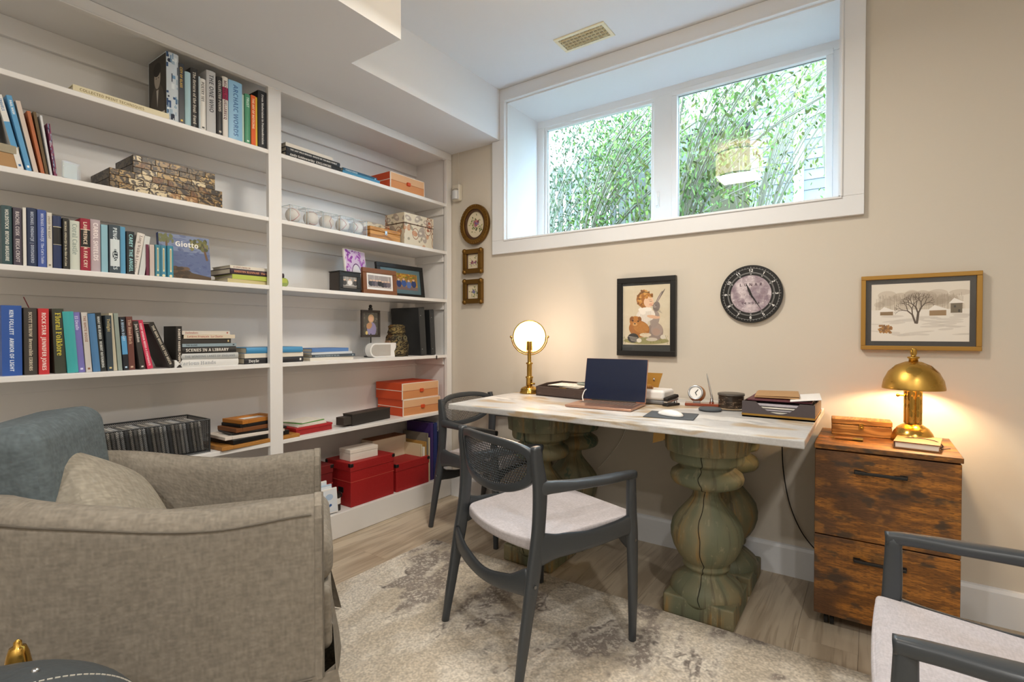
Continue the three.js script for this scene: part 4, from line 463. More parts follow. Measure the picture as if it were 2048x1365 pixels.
// fourth right shelf
{ const s = thing('table_speaker', 'white speaker with one rounded end on the fourth right shelf', 'speaker', [-0.045, SR[3], 0.53], FX); const sh = new THREE.Shape(); sh.moveTo(-0.055, 0); sh.absarc(-0.055, 0.039, 0.039, 1.5 * PI, 0.5 * PI, true); sh.lineTo(0.095, 0.078); sh.lineTo(0.095, 0); sh.lineTo(-0.055, 0); part('case', new THREE.ExtrudeGeometry(sh, { depth: 0.05, bevelEnabled: true, bevelSize: 0.002, bevelThickness: 0.002, bevelSegments: 2 }).translate(0, 0.002, -0.055), M.whitePlastic, s); const gr = new THREE.Shape(); gr.moveTo(-0.055, 0.007); gr.absarc(-0.055, 0.039, 0.032, 1.5 * PI, 0.5 * PI, true); gr.lineTo(0.05, 0.071); gr.lineTo(0.05, 0.007); gr.lineTo(-0.055, 0.007); part('grille', new THREE.ExtrudeGeometry(gr, { depth: 0.002, bevelEnabled: false }).translate(0, 0.002, -0.0025), std('#b4afa8', 0.8, { bumpMap: leatherBump, bumpScale: 0.001 }), s); part('side_band', new THREE.TorusGeometry(0.040, 0.003, 8, 24, PI).rotateZ(PI / 2).translate(-0.055, 0.041, -0.05), M.greyPlastic, s); }
{ const f = thing('photo_stand', 'black clip stand holding a framed photo of a person', 'photo', [-0.13, SR[3], 0.55], FX); part('base', rbox(0.07, 0.008, 0.05, 0.003).translate(0, 0.004, 0), M.black, f); part('rod', cyl(0.0035, 0.0035, 0.13, 10, 0, 0.07, -0.004), M.black, f); part('frame', frameGeo(0.135, 0.155, 0.014, 0.012).translate(0, 0.115, 0), M.darkWood, f); part('picture', pic('photo_person', 0.108, 0.13).translate(0, 0.1925, -0.004), artGloss, f); part('clip', merge([sph(0.010, 0, 0.292, -0.006, 14), rbox(0.024, 0.016, 0.012, 0.003).translate(0, 0.276, -0.006)]), M.black, f); }
{ const o = thing('stone_owl_jar', 'carved mottled stone jar with an owl-like lid', 'jar', [-0.09, SR[3], 0.395], FX); part('body', (() => { const g = lathe([[0, 0], [0.066, 0], [0.072, 0.02], [0.070, 0.07], [0.062, 0.115], [0.052, 0.130], [0, 0.131]], 26); const a = g.attributes.position; for (let i = 0; i < a.count; i++) { const x = a.getX(i), y = a.getY(i), z = a.getZ(i), k = 1 + 0.10 * Math.sin(9 * Math.atan2(z, x) + 40 * y) * sm(0.01, 0.05, Math.hypot(x, z)); a.setXYZ(i, x * k * 1.05, y, z * k * 0.8); } g.computeVertexNormals(); return g; })(), std('#8d8870', 0.8, { map: agateTex, bumpMap: agateTex, bumpScale: 0.003 }), o); const hd = part('head_lid', (() => { const g = lathe([[0, 0.128], [0.050, 0.128], [0.056, 0.142], [0.050, 0.165], [0.054, 0.178], [0.040, 0.188], [0, 0.190]], 22); const a = g.attributes.position; for (let i = 0; i < a.count; i++) { const x = a.getX(i), y = a.getY(i), z = a.getZ(i), k = 1 + 0.08 * Math.sin(7 * Math.atan2(z, x) + 60 * y); a.setXYZ(i, x * k, y, z * k * 0.8); } g.computeVertexNormals(); return g; })(), std('#a39a76', 0.8, { map: agateTex, bumpMap: agateTex, bumpScale: 0.003 }), o); for (const s of [-1, 1]) part('eye', new THREE.TorusGeometry(0.011, 0.004, 8, 16).translate(s * 0.022, 0.108, 0.050), M.stone, o); for (const s of [-1, 1]) part('wing', rbox(0.012, 0.07, 0.04, 0.005).rotateZ(s * 0.1).translate(s * 0.070, 0.06, 0), std('#8a6f58', 0.9), o); }
for (const [z, th, lean, lab, hh] of [[0.235, 0.050, 0.07, 'wide black ring binder leaning beside the stone jar', 0.295], [0.150, 0.040, 0.06, 'narrow black box file between the wide binder and bookcase side', 0.285]]) { const b = thing('ring_binder', lab, 'binder', [-0.02, SR[3], z], 0, 'black binders'); const add = (n, g, m) => { g.rotateX(lean); g.translate(0, th * 0.5 * Math.sin(lean), 0); return part(n, g, m, b); }; add('cover', rbox2(-0.25, 0, 0, hh, -th / 2, th / 2, 0.006, 3), std('#26282a', 0.42)); add('spine_panel', rbox2(0, 0.0015, 0.006, hh - 0.006, -th / 2 + 0.004, th / 2 - 0.004, 0.001), std('#34373a', 0.35)); add('rivet', merge([sph(0.003, 0.002, 0.04, th / 2 - 0.01, 8), sph(0.003, 0.002, hh - 0.05, th / 2 - 0.01, 8)]), M.steel); }
solo('hanging_tag', merge([rbox(0.004, 0.020, 0.008, 0.001).translate(0.002, -0.012, 0), sph(0.003, 0.002, 0.0, 0, 8)]), M.black, 'tiny black tag hanging on the fourth shelf edge', 'tag', [0.0, SR[3] - 0.004, 0.148]);
// fifth shelf, both sides of the upright
{ const fr = (label, y, z, w, d, t, m, h, turn, inner) => { const f = thing('flat_photo_frame', label, 'frame', [-0.10, y, z], turn, 'picture frames in a pile'); part('frame', merge([rbox2(-d / 2, d / 2, 0, h, w / 2 - t, w / 2, 0.002), rbox2(-d / 2, d / 2, 0, h, -w / 2, -w / 2 + t, 0.002), rbox2(-d / 2, -d / 2 + t, 0, h, -w / 2 + t, w / 2 - t, 0.002), rbox2(d / 2 - t, d / 2, 0, h, -w / 2 + t, w / 2 - t, 0.002)]), m, f); part('glazing', box2(-d / 2 + t, d / 2 - t, h * 0.3, h * 0.6, -w / 2 + t, w / 2 - t), inner, f); return f; };
  let y = SL[4]; fr('large pale wooden frame at the bottom of the frame pile', y, 1.27, 0.37, 0.20, 0.05, M.oak, 0.016, 0.05, M.paperWhite); y += 0.0165; fr('black frame above the large pale wooden frame', y, 1.27, 0.28, 0.17, 0.03, M.black, 0.020, 0.12, M.darkWood); y += 0.0205; fr('white frame in the middle of the frame pile', y, 1.29, 0.27, 0.17, 0.03, M.boxWhite, 0.014, 0.0, M.paper); y += 0.0145; fr('thin black frame under the brown wooden one', y, 1.26, 0.24, 0.16, 0.03, M.black, 0.010, -0.1, M.darkWood); y += 0.0105; fr('brown wooden frame under the small black one', y, 1.27, 0.22, 0.15, 0.03, M.brownWood, 0.018, 0.05, M.paper); y += 0.0185; fr('small black frame under the amber frame', y, 1.26, 0.21, 0.14, 0.03, M.black, 0.014, 0.1, M.darkWood); y += 0.0145; fr('amber wooden frame on top of the frame pile', y, 1.265, 0.19, 0.14, 0.03, M.amberWood, 0.017, 0.14, M.paperWhite); }
{ const b = thing('red_box', 'flat worn red box under papers on the fifth right shelf', 'box', [-0.12, SR[4], 0.985], 0.06); part('tray', rbox2(-0.08, 0.08, 0, 0.024, -0.105, 0.105, 0.002), M.red, b); part('lid', rbox2(-0.082, 0.082, 0.0245, 0.036, -0.107, 0.107, 0.002), std('#b0242a', 0.5), b); for (let i = 0; i < 5; i++) solo('paper_booklet', rbox(0.14 - i * 0.004, 0.004, 0.17 - i * 0.005, 0.001), i === 3 ? std('#5f9a4a', 0.7) : M.paper, i === 3 ? 'green edged booklet in the papers on the red box' : 'cream booklet in the papers on the red box', 'booklet', [-0.12, SR[4] + 0.0385 + i * 0.0044, 0.99], 0.05 + i * 0.05, 'papers on the flat red box'); }
{ const b = thing('sliding_lid_box', 'long black wooden box with its sliding tray pulled out', 'box', [-0.075, SR[4], 0.64], 0.12); part('sleeve', boxUV(rbox2(-0.035, 0.035, 0, 0.062, -0.165, 0.13, 0.003), 3), std('#2f2c2a', 0.5), b); part('tray', rbox2(-0.028, 0.028, 0.010, 0.052, 0.13, 0.185, 0.002), std('#3a342f', 0.6), b); part('sleeve_edge', rbox2(-0.036, 0.036, 0.058, 0.064, -0.166, 0.131, 0.002), M.darkWood, b); }
{ // wire mesh basket with disc cases
  const w = 0.46, h = 0.135, d = 0.20, b = thing('wire_mesh_basket', 'grey wire mesh basket behind the armchair, full of disc cases', 'basket', [-0.03, SL[4], 1.71], 0); const rim = (y) => [[0, y, -w / 2], [0, y, w / 2], [-d, y, w / 2], [-d, y, -w / 2], [0, y, -w / 2]]; const bars = []; for (const y of [0.003, h]) { const p = rim(y); for (let i = 0; i < 4; i++) bars.push(tube([p[i], p[i + 1]], 0.0032, 2, 6)); } for (const [x, z] of [[0, -w / 2], [0, w / 2], [-d, -w / 2], [-d, w / 2]]) bars.push(tube([[x, 0, z], [x, h, z]], 0.0032, 2, 6)); part('rim', merge(bars), M.wire, b);
  const panel = (L, H, f) => { const q = []; for (let i = 1; i * 0.007 < L + H; i++) for (const s of [1, -1]) { const a = i * 0.007; let x0 = Math.max(0, a - H), x1 = Math.min(L, a), y0 = a - x0, y1 = a - x1; if (s < 0) { x0 = L - x0; x1 = L - x1; } if (Math.abs(x0 - x1) < 1e-4) continue; const len = Math.hypot(x1 - x0, y1 - y0), g = box(len, 0.0012, 0.0010); g.rotateZ(Math.atan2(y1 - y0, x1 - x0)); g.translate((x0 + x1) / 2, (y0 + y1) / 2, 0); f(g); q.push(g); } return merge(q); };
  part('mesh_side', panel(w, h, g => { g.rotateY(-PI / 2); g.translate(0, 0, -w / 2); }), M.wire, b); part('mesh_side', panel(w, h, g => { g.rotateY(-PI / 2); g.translate(-d, 0, -w / 2); }), M.wire, b); part('mesh_end', panel(d, h, g => { g.translate(-d, 0, w / 2); }), M.wire, b); part('mesh_end', panel(d, h, g => { g.translate(-d, 0, -w / 2); }), M.wire, b); part('bottom', box2(-d, 0, 0.001, 0.003, -w / 2, w / 2), M.wire, b);
  const cc = ['#d4d2ce', '#8c8a88', '#b9b4ac', '#55585c', '#c4c8cc']; for (let i = 0; i < 30; i++) { const m = solo('disc_case', rbox(0.14, 0.122, 0.0085, 0.001), std(cc[i % 5], 0.3), ['white', 'mid grey', 'warm grey', 'dark grey', 'silver'][i % 5] + ' disc case filed upright in the wire basket', 'disc case', [-0.03 - 0.10, SL[4] + 0.066, 1.71 - w / 2 + 0.02 + i * 0.0142], 0, 'disc cases in the wire basket'); m.rotation.x = 0.12; }
}
// bottom shelf
function lidBox(label, pos, turn, w, h, d, m, band) { const b = thing('storage_box', label, 'box', pos, turn, 'red storage boxes'); part('body', rbox2(-d, 0, 0, h - 0.045, -w / 2, w / 2, 0.003), m, b); part('lid', rbox2(-d - 0.003, 0.003, h - 0.046, h, -w / 2 - 0.003, w / 2 + 0.003, 0.004), m, b); if (band) part('seam', merge([rbox2(-d, 0.001, h * 0.56, h * 0.575, -w / 2 - 0.001, w / 2 + 0.001, 0.0005)]), std('#b8473c', 0.6), b); for (const sx of [0, 1]) for (const sz of [-1, 1]) part('corner_guard', rbox(0.022, 0.02, 0.022, 0.004).translate(sx ? -d + 0.006 : -0.006, h - 0.012, sz * (w / 2 - 0.005)), M.black, b); part('label_holder', merge([rbox(0.045, 0.028, 0.002, 0.0008).translate(-d * 0.4, h * 0.36, w / 2 + 0.001)]), M.black, b); part('label_ring', new THREE.TorusGeometry(0.012, 0.003, 8, 16).translate(-d * 0.4, h * 0.25, w / 2 + 0.003), M.black, b); return b; }
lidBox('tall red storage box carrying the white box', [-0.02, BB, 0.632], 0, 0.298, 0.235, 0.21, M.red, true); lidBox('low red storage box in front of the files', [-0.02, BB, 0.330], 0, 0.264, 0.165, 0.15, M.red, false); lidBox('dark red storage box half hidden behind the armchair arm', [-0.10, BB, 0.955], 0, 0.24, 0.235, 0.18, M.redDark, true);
solo('white_box', boxUV(merge([rbox2(-0.10, 0, 0, 0.040, -0.09, 0.09, 0.002), rbox2(-0.101, 0.001, 0.041, 0.062, -0.091, 0.091, 0.002)])), M.boxWhite, 'plain white box on the tall red storage box', 'box', [-0.05, BB + 0.2352, 0.667], -0.05);
{ const b = thing('cream_box', 'cream box with brown lid behind the low red box', 'box', [-0.18, BB, 0.37], 0); part('body', rbox2(-0.10, 0, 0, 0.235, -0.13, 0.13, 0.002), M.cream, b); part('lid', rbox2(-0.102, 0.002, 0.205, 0.285, -0.132, 0.132, 0.002), M.cream, b); part('lid_top', rbox2(-0.10, 0, 0.2855, 0.288, -0.13, 0.13, 0.001), std('#8a5a34', 0.6), b); part('tab', rbox2(0.002, 0.010, 0.19, 0.215, 0.06, 0.085, 0.002), M.orange, b); }
const files = [['cream folder among the files by the bookcase side', '#d8cba8', 0.24, 0.012, 0.245], ['white paper file beside the cream folder', '#e6e2d8', 0.22, 0.02, 0.226], ['tan card folder among the files', '#b98e4c', 0.25, 0.012, 0.208], ['patterned grey folder among the files', '#7d776c', 0.30, 0.014, 0.193], ['ivory file leaning before the purple binder', '#e0d4ae', 0.27, 0.012, 0.178], ['tall purple binder among the files', '#3f2a6a', 0.36, 0.024, 0.154], ['tall dark blue binder at the end of the files', '#1f2f6e', 0.355, 0.03, 0.122], ['small navy book at the bookcase side', '#26304e', 0.30, 0.03, 0.085]];
for (const [lab, c, h, th, z] of files) { const f = thing('file_folder', lab, 'folder', [-0.035, BB, z], 0, 'files on the bottom shelf'); part('cover', merge([box2(-0.21, 0, 0, h, th / 2 - 0.002, th / 2), box2(-0.21, 0, 0, h, -th / 2, -th / 2 + 0.002), box2(-0.002, 0.0005, 0, h, -th / 2, th / 2)]), std(c, 0.55), f); part('papers', box2(-0.208, -0.003, 0.003, h - 0.004, -th / 2 + 0.0025, th / 2 - 0.0025), M.paperWhite, f); }
{ const c = thing('coffee_tin', 'small black and white tin beside the tall red box', 'tin', [-0.06, BB, 0.845], 0); part('body', cyl(0.024, 0.024, 0.085, 24, 0, 0.0425, 0), std('#2c2624', 0.45), c); part('label_band', cyl(0.0245, 0.0245, 0.03, 24, 0, 0.05, 0), M.paperWhite, c); part('lid', cyl(0.025, 0.025, 0.008, 24, 0, 0.088, 0), M.black, c); }
for (let i = 0; i < 3; i++) { const e = thing('paper_packet', ['white printed packet at the front by the armchair', 'pale blue packet behind the white printed packet', 'white envelope behind the pale blue packet'][i], 'packet', [-0.03 - i * 0.016, BB, 0.905 + i * 0.018], FX - 0.1); part('sleeve', rbox(0.085, 0.125 + i * 0.018, 0.010, 0.002).rotateX(-0.12).translate(0, 0.068 + i * 0.009, 0), i === 1 ? std('#b9cfe6', 0.7) : M.paperWhite, e); part('printed_face', pic('papers', 0.078, 0.11 + i * 0.018).translate(0, 0, 0.0062).rotateX(-0.12).translate(0, 0.068 + i * 0.009, 0), artM, e); }
{ const k = scene.children.find(o => o.userData.label && o.userData.label.startsWith('brown black with cream title')); part('bookmark', rot(box(0.008, 0.045, 0.0012), 0.35, 0, 0).translate(-0.04, 0.222 + 0.014, 0.0), std('#6d1a24', 0.7), k); }
{ const b = thing('tan_card_box', 'small tan card box standing in front of the leaning books', 'box', [-0.012, SL[1], 2.098], 0.1); part('body', rbox2(-0.05, 0, 0, 0.045, -0.04, 0.035, 0.002), M.kraft, b); part('lid', rbox2(-0.052, 0.002, 0.0452, 0.072, -0.042, 0.037, 0.002), std('#a39a84', 0.7), b); }
// ---------------------------------------------------------------- rug
{
  const r = thing('area_rug', 'beige and grey abstract patterned pile rug under the chairs', 'rug', [0, 0, 0]);
  const sh = new THREE.Shape(), x0 = 0.43, x1 = 2.95, z0 = 0.625, z1 = 4.0, c = 0.02; sh.moveTo(x0 + c, -z0); sh.quadraticCurveTo(x0, -z0, x0, -z0 - c); sh.lineTo(x0, -z1); sh.lineTo(x1, -z1); sh.lineTo(x1, -z0); sh.lineTo(x0 + c, -z0);
  const g = new THREE.ExtrudeGeometry(sh, { depth: 0.008, bevelEnabled: true, bevelSize: 0.003, bevelThickness: 0.003, bevelSegments: 2 }).rotateX(-PI / 2).translate(0, 0.003, 0); part('pile', boxUV(g, 1 / 2.6), M.rug, r);
}
const RUG = 0.0145;
// ---------------------------------------------------------------- cane back chair
const chairGeo = {};
{
  const G = chairGeo, S = (c, ref, n) => sweep(c, ref, n || 22, 16, 2.8);
  G.back = s => S([[s * 0.223, 0, 0.459, 0.011, 0.013], [s * 0.221, 0.16, 0.430, 0.013, 0.018], [s * 0.219, 0.33, 0.398, 0.014, 0.024], [s * 0.218, 0.45, 0.380, 0.014, 0.022], [s * 0.218, 0.57, 0.374, 0.014, 0.024], [s * 0.217, 0.65, 0.384, 0.013, 0.020], [s * 0.216, 0.698, 0.390, 0.012, 0.015]], [1, 0, 0], 36);
  G.front = s => S([[s * 0.248, 0, 0.0, 0.011, 0.012], [s * 0.249, 0.18, 0.0, 0.013, 0.017], [s * 0.249, 0.36, 0.004, 0.014, 0.021], [s * 0.249, 0.45, 0.008, 0.013, 0.019], [s * 0.249, 0.565, 0.010, 0.013, 0.016]], [1, 0, 0], 26);
  G.arm = s => S([[s * 0.249, 0.562, -0.006, 0.013, 0.014], [s * 0.252, 0.566, 0.04, 0.017, 0.014], [s * 0.253, 0.568, 0.14, 0.024, 0.014], [s * 0.246, 0.571, 0.25, 0.022, 0.015], [s * 0.230, 0.573, 0.335, 0.016, 0.019], [s * 0.219, 0.572, 0.378, 0.012, 0.024]], [1, 0, 0], 30);
  G.rail = s => S([[s * 0.248, 0.398, 0.0, 0.012, 0.034], [s * 0.247, 0.392, 0.08, 0.012, 0.029], [s * 0.240, 0.385, 0.19, 0.012, 0.029], [s * 0.228, 0.388, 0.30, 0.012, 0.036], [s * 0.219, 0.390, 0.392, 0.012, 0.052]], [1, 0, 0], 26);
  G.rearApron = S([[-0.222, 0.300, 0.412, 0.042, 0.010], [-0.13, 0.270, 0.428, 0.027, 0.010], [0, 0.252, 0.436, 0.021, 0.010], [0.13, 0.270, 0.428, 0.027, 0.010], [0.222, 0.300, 0.412, 0.042, 0.010]], [0, 1, 0], 36);
  G.frontApron = S([[-0.245, 0.345, 0.006, 0.040, 0.009], [-0.15, 0.368, 0.004, 0.020, 0.009], [0, 0.375, 0.0, 0.016, 0.009], [0.15, 0.368, 0.004, 0.020, 0.009], [0.245, 0.345, 0.006, 0.040, 0.009]], [0, 1, 0], 36);
  // back shell: outline in (u, y), bent in plan
  const bend = (u, y, off) => { const k = clamp(u / 0.215, -1, 1); return V3(u, y, 0.375 + 0.052 * (1 - k * k) + (y - 0.6) * 0.10 + off); };
  const outline = (t, m) => { const a = t * 2 * PI, c = Math.cos(a), s = Math.sin(a), e = s > 0 ? 5 : 2.3, w = 0.212 - m; const u = w * Math.sign(c) * Math.abs(c) ** (2 / e) * (s > 0 ? 1 : 0.99), yy = s > 0 ? (0.632 + (0.066 - m) * Math.abs(s) ** (2 / e) + 0.014 * (1 - (u / 0.212) ** 2)) : 0.632 - (0.102 - m) * Math.abs(s) ** (2 / e); return [u, yy]; };
  const n = 96, rings = []; for (let i = 0; i < n; i++) { const [uo, yo] = outline(i / n, 0), [ui, yi] = outline(i / n, 0.026); const ring = []; for (const [w, o] of [[0, -0.006], [0.12, -0.010], [0.85, -0.010], [1, -0.006], [1, 0.006], [0.85, 0.010], [0.12, 0.010], [0, 0.006]]) ring.push(bend(lerp(uo, ui, w), lerp(yo, yi, w), o)); rings.push(ring); } rings.push(rings[0].map(p => p.clone())); G.shell = loft(rings, true); G.shell = mergeVertices((G.shell.deleteAttribute('uv'), G.shell.deleteAttribute('normal'), G.shell), 1e-5); G.shell.computeVertexNormals();
  const cells = [], P = 0.0094, hx = (r, k) => [r * Math.cos(k * PI / 3 + PI / 6), r * Math.sin(k * PI / 3 + PI / 6)], inside = (u, y) => { const w = 0.190; if (Math.abs(u) > w) return false; for (let k = 0; k < 96; k++) { } const top = 0.632 + 0.043 * (1 - Math.abs(u / w) ** 5) ** 0.2 + 0.014 * (1 - (u / 0.212) ** 2), bot = 0.632 - 0.079 * (1 - Math.abs(u / w) ** 2.3) ** (1 / 2.3); return y < top && y > bot; };
  const pos = [], idx = []; const quad = (a, b, c, d) => { const k = pos.length / 3; for (const p of [a, b, c, d]) pos.push(p.x, p.y, p.z); idx.push(k, k + 1, k + 2, k, k + 2, k + 3); };
  for (let r = -12; r < 12; r++) for (let q = -26; q < 26; q++) { const u = (q + (r & 1) * 0.5) * P, y = 0.632 + r * P * 0.866; if (!inside(u, y)) continue; const R = P / Math.sqrt(3) * 1.02, h = R * 0.74; for (let k = 0; k < 6; k++) { const [ax1, ay1] = hx(R, k), [bx, by] = hx(R, k + 1), [cx, cy] = hx(h, k + 1), [dx, dy] = hx(h, k); const f = (x, yy, o) => bend(u + x, y + yy, o); quad(f(ax1, ay1, -0.0009), f(dx, dy, -0.0009), f(cx, cy, -0.0009), f(bx, by, -0.0009)); quad(f(ax1, ay1, 0.0009), f(bx, by, 0.0009), f(cx, cy, 0.0009), f(dx, dy, 0.0009)); quad(f(dx, dy, -0.0009), f(dx, dy, 0.0009), f(cx, cy, 0.0009), f(cx, cy, -0.0009)); } }
  G.cane = new THREE.BufferGeometry(); G.cane.setAttribute('position', new THREE.Float32BufferAttribute(pos, 3)); G.cane.setIndex(idx); G.cane.computeVertexNormals();
  const st = new THREE.Shape(); st.moveTo(-0.226, 0.018); st.quadraticCurveTo(-0.236, 0.02, -0.234, 0.0); st.lineTo(-0.204, -0.345); st.quadraticCurveTo(-0.198, -0.372, -0.175, -0.378); st.quadraticCurveTo(0, -0.425, 0.175, -0.378); st.quadraticCurveTo(0.198, -0.372, 0.204, -0.345); st.lineTo(0.234, 0.0); st.quadraticCurveTo(0.236, 0.02, 0.226, 0.018); st.quadraticCurveTo(0, 0.034, -0.226, 0.018);
  const sg = new THREE.ExtrudeGeometry(st, { depth: 0.014, bevelEnabled: true, bevelSize: 0.006, bevelThickness: 0.014, bevelSegments: 5, curveSegments: 16 }).rotateX(-PI / 2).translate(0, 0.400, 0); { const q = mergeVertices((sg.deleteAttribute('normal'), sg.deleteAttribute('uv'), sg), 1e-4), a = q.attributes.position; for (let i = 0; i < a.count; i++) a.setY(i, a.getY(i) - 0.012 * (1 - (a.getX(i) / 0.23) ** 2) * sm(0.40, 0.44, a.getY(i)) - 0.014 * a.getZ(i) / 0.38); q.computeVertexNormals(); G.pad = boxUV(q, 4); }
}
function chair(label, x, z, turn, y) {
  const c = thing('cane_back_chair', label, 'chair', [x, y, z], turn, 'dark armchairs with cane backs'), G = chairGeo;
  for (const s of [1, -1]) { G['b' + s] ??= G.back(s); G['f' + s] ??= G.front(s); G['a' + s] ??= G.arm(s); G['r' + s] ??= G.rail(s); part('rear_leg', G['b' + s], M.chair, c); part('front_leg', G['f' + s], M.chair, c); part('armrest', G['a' + s], M.chair, c); part('seat_rail', G['r' + s], M.chair, c); }
  part('rear_apron', G.rearApron, M.chair, c); part('front_apron', G.frontApron, M.chair, c); const sh = part('back_shell', G.shell, M.chair, c); part('cane_panel', G.cane, std('#33373b', 0.45, { side: THREE.DoubleSide }), sh); part('seat_pad', G.pad, M.pad, c).userData.label = 'pale grey fabric seat pad';
  G.sc ??= rot(cyl(0.005, 0.005, 0.003, 14), 0, 0, PI / 2); for (const [sx, sy, sz] of [[0.235, 0.29, 0.405], [-0.235, 0.29, 0.405], [0.2625, 0.345, 0.003], [-0.2625, 0.345, 0.003]]) part('screw', G.sc, M.screw, c).position.set(sx, sy, sz);
  return c;
}
chair('dark grey cane back armchair pulled out from the marble desk on the rug', 1.34, 0.783, -0.3446, RUG); chair('dark grey cane back armchair tucked at the end of the desk by the bookcase', 0.735, 0.265, -PI / 2, 0.0); chair('dark grey armchair with pale seat standing before the drawer cabinet', 2.262, 1.29, PI / 2, RUG);
// ---------------------------------------------------------------- marble desk on turned pedestals
{
  const d = thing('marble_desk', 'marble slab desk on four thick turned green wooden pedestals', 'desk', [0, 0, 0]);
  const sh = new THREE.Shape(); const pts = [[0.703, -0.812]]; for (let i = 1; i <= 14; i++) pts.push([0.703 + i * (2.068 - 0.703) / 14, -0.812 + rr(-0.003, 0.003)]); pts.push([2.066, -0.4], [2.067, -0.02], [1.4, -0.019], [0.80, -0.02], [0.745, -0.06], [0.700, -0.24], [0.690, -0.40], [0.692, -0.6]); pts.forEach((p, i) => i ? sh.lineTo(p[0], p[1]) : sh.moveTo(p[0], p[1]));
  part('tabletop', boxUV(new THREE.ExtrudeGeometry(sh, { depth: 0.017, bevelEnabled: true, bevelSize: 0.003, bevelThickness: 0.004, bevelSegments: 2 }).rotateX(-PI / 2).translate(0, 0.719, 0), 1 / 1.1), M.marble, d);
  const prof = [[0, 0.045], [0.126, 0.045], [0.131, 0.060], [0.132, 0.083], [0.124, 0.104], [0.100, 0.125], [0.076, 0.140], [0.071, 0.152], [0.078, 0.160], [0.085, 0.166], [0.086, 0.174], [0.082, 0.180], [0.086, 0.188], [0.104, 0.208], [0.120, 0.238], [0.130, 0.272], [0.131, 0.300], [0.124, 0.332], [0.106, 0.360], [0.084, 0.386], [0.064, 0.410], [0.052, 0.428], [0.048, 0.444], [0.050, 0.456], [0.064, 0.463], [0.098, 0.472], [0.122, 0.482], [0.130, 0.492], [0.133, 0.506], [0.128, 0.522], [0.112, 0.534], [0.098, 0.542], [0.096, 0.552], [0.112, 0.560], [0.130, 0.566], [0.134, 0.576], [0.134, 0.602], [0.130, 0.610], [0, 0.611]];
  const shaft = lathe(prof, 56); { const a = shaft.attributes.position, u = shaft.attributes.uv; for (let i = 0; i < a.count; i++) { const x = a.getX(i), y = a.getY(i), z = a.getZ(i), q = Math.atan2(z, x), k = 1 + 0.004 * Math.sin(3 * q + 9 * y); a.setX(i, x * k); a.setZ(i, z * k); u.setXY(i, u.getX(i) * 1.0, y * 1.1); } shaft.computeVertexNormals(); }
  const base = boxUV(rbox(0.252, 0.075, 0.252, 0.008, 2).translate(0, 0.0375, 0), 1.6); const bt = lathe([[0, 0.07], [0.133, 0.07], [0.136, 0.045], [0.13, 0.044]], 48);
  const cap = (() => { const g = new THREE.CylinderGeometry(0.160, 0.152, 0.108, 14, 1).toNonIndexed().translate(0, 0.661, 0); g.computeVertexNormals(); return boxUV(g, 1.5); })();
  [[1.715, 0.480, 0], [1.715, 0.182, 1.1], [0.962, 0.465, 2.3], [0.975, 0.182, 4]].forEach(([x, z, t]) => { const p = grp('pedestal', d); p.position.set(x, 0, z); const b = part('base_block', base, M.paint, p); b.rotation.y = Math.round(t) * PI / 2; const s = part('turned_shaft', shaft, M.paint, p); s.rotation.y = t; const c = part('top_drum', cap, M.paint, p); c.rotation.y = t; });
  for (const [x, z, ang] of [[1.715, 0.480, 0.16], [0.962, 0.465, 0.3]]) { const q0 = Math.atan2(2.0, 0.5) + ang, pts = prof.slice(2, 38).map(([r, y], i) => { const q = q0 + 0.05 * Math.sin(i * 0.5) + 0.03 * Math.sin(i * 1.7); return [x + Math.cos(q) * (r + 0.0004), y, z + Math.sin(q) * (r + 0.0004)]; }); part('timber_crack', tube(pts, 0.0014, 160, 5), std('#1d1a15', 0.95), d); }
}
// ---------------------------------------------------------------- drawer cabinet
{
  const x0 = 2.064, x1 = 2.464, z1 = 0.388, y0 = 0.052, y1 = 0.659, c = thing('drawer_cabinet', 'rustic brown two drawer filing cabinet on casters beside the desk', 'cabinet', [0, 0, 0]);
  part('top', boxUV(rbox2(x0 - 0.001, x1 + 0.003, y1 - 0.017, y1, 0.022, z1 + 0.004, 0.002), 1.5, 0.3, 0.1, false), M.rustic, c); part('carcass', boxUV(rbox2(x0 + 0.002, x1 - 0.002, y0, y1 - 0.018, 0.024, z1 - 0.019, 0.002), 1.5, 0.1, 0.5), M.rustic, c);
  const hg = merge([rbox(0.155, 0.010, 0.010, 0.002).translate(0, 0, 0.022), box(0.022, 0.012, 0.008).translate(-0.068, 0, 0.005), box(0.022, 0.012, 0.008).translate(0.068, 0, 0.005), rot(box(0.03, 0.010, 0.010), 0, -0.6, 0).translate(-0.052, 0, 0.014), rot(box(0.03, 0.010, 0.010), 0, 0.6, 0).translate(0.052, 0, 0.014)]);
  [[0.338, y1 - 0.022, 0.2], [y0, 0.334, 0.7]].forEach(([a, b, o]) => { const dr = part('drawer', boxUV(rbox2(x0 + 0.001, x1 - 0.001, a, b, z1 - 0.018, z1, 0.002), 1.7, o, o * 2), M.rustic, c); const h = part('handle', hg, M.black, dr); h.position.set(2.255, b - 0.062, z1 - 0.002); h.scale.set(0.93, 1, 1); });
  for (const [x, z] of [[x0 + 0.045, z1 - 0.06], [x1 - 0.045, z1 - 0.06], [x0 + 0.045, 0.07], [x1 - 0.045, 0.07]]) { const k = grp('caster', c); k.position.set(x, 0, z); part('wheel', merge([rot(cyl(0.020, 0.020, 0.012, 20), 0, 0, PI / 2).translate(-0.009, 0.020, 0.006), rot(cyl(0.020, 0.020, 0.012, 20), 0, 0, PI / 2).translate(0.009, 0.020, 0.006)]), M.rubber, k); part('fork', merge([rbox(0.03, 0.012, 0.034, 0.003).translate(0, 0.044, 0), cyl(0.006, 0.006, 0.02, 10, 0, 0.042, 0)]), M.black, k); }
}
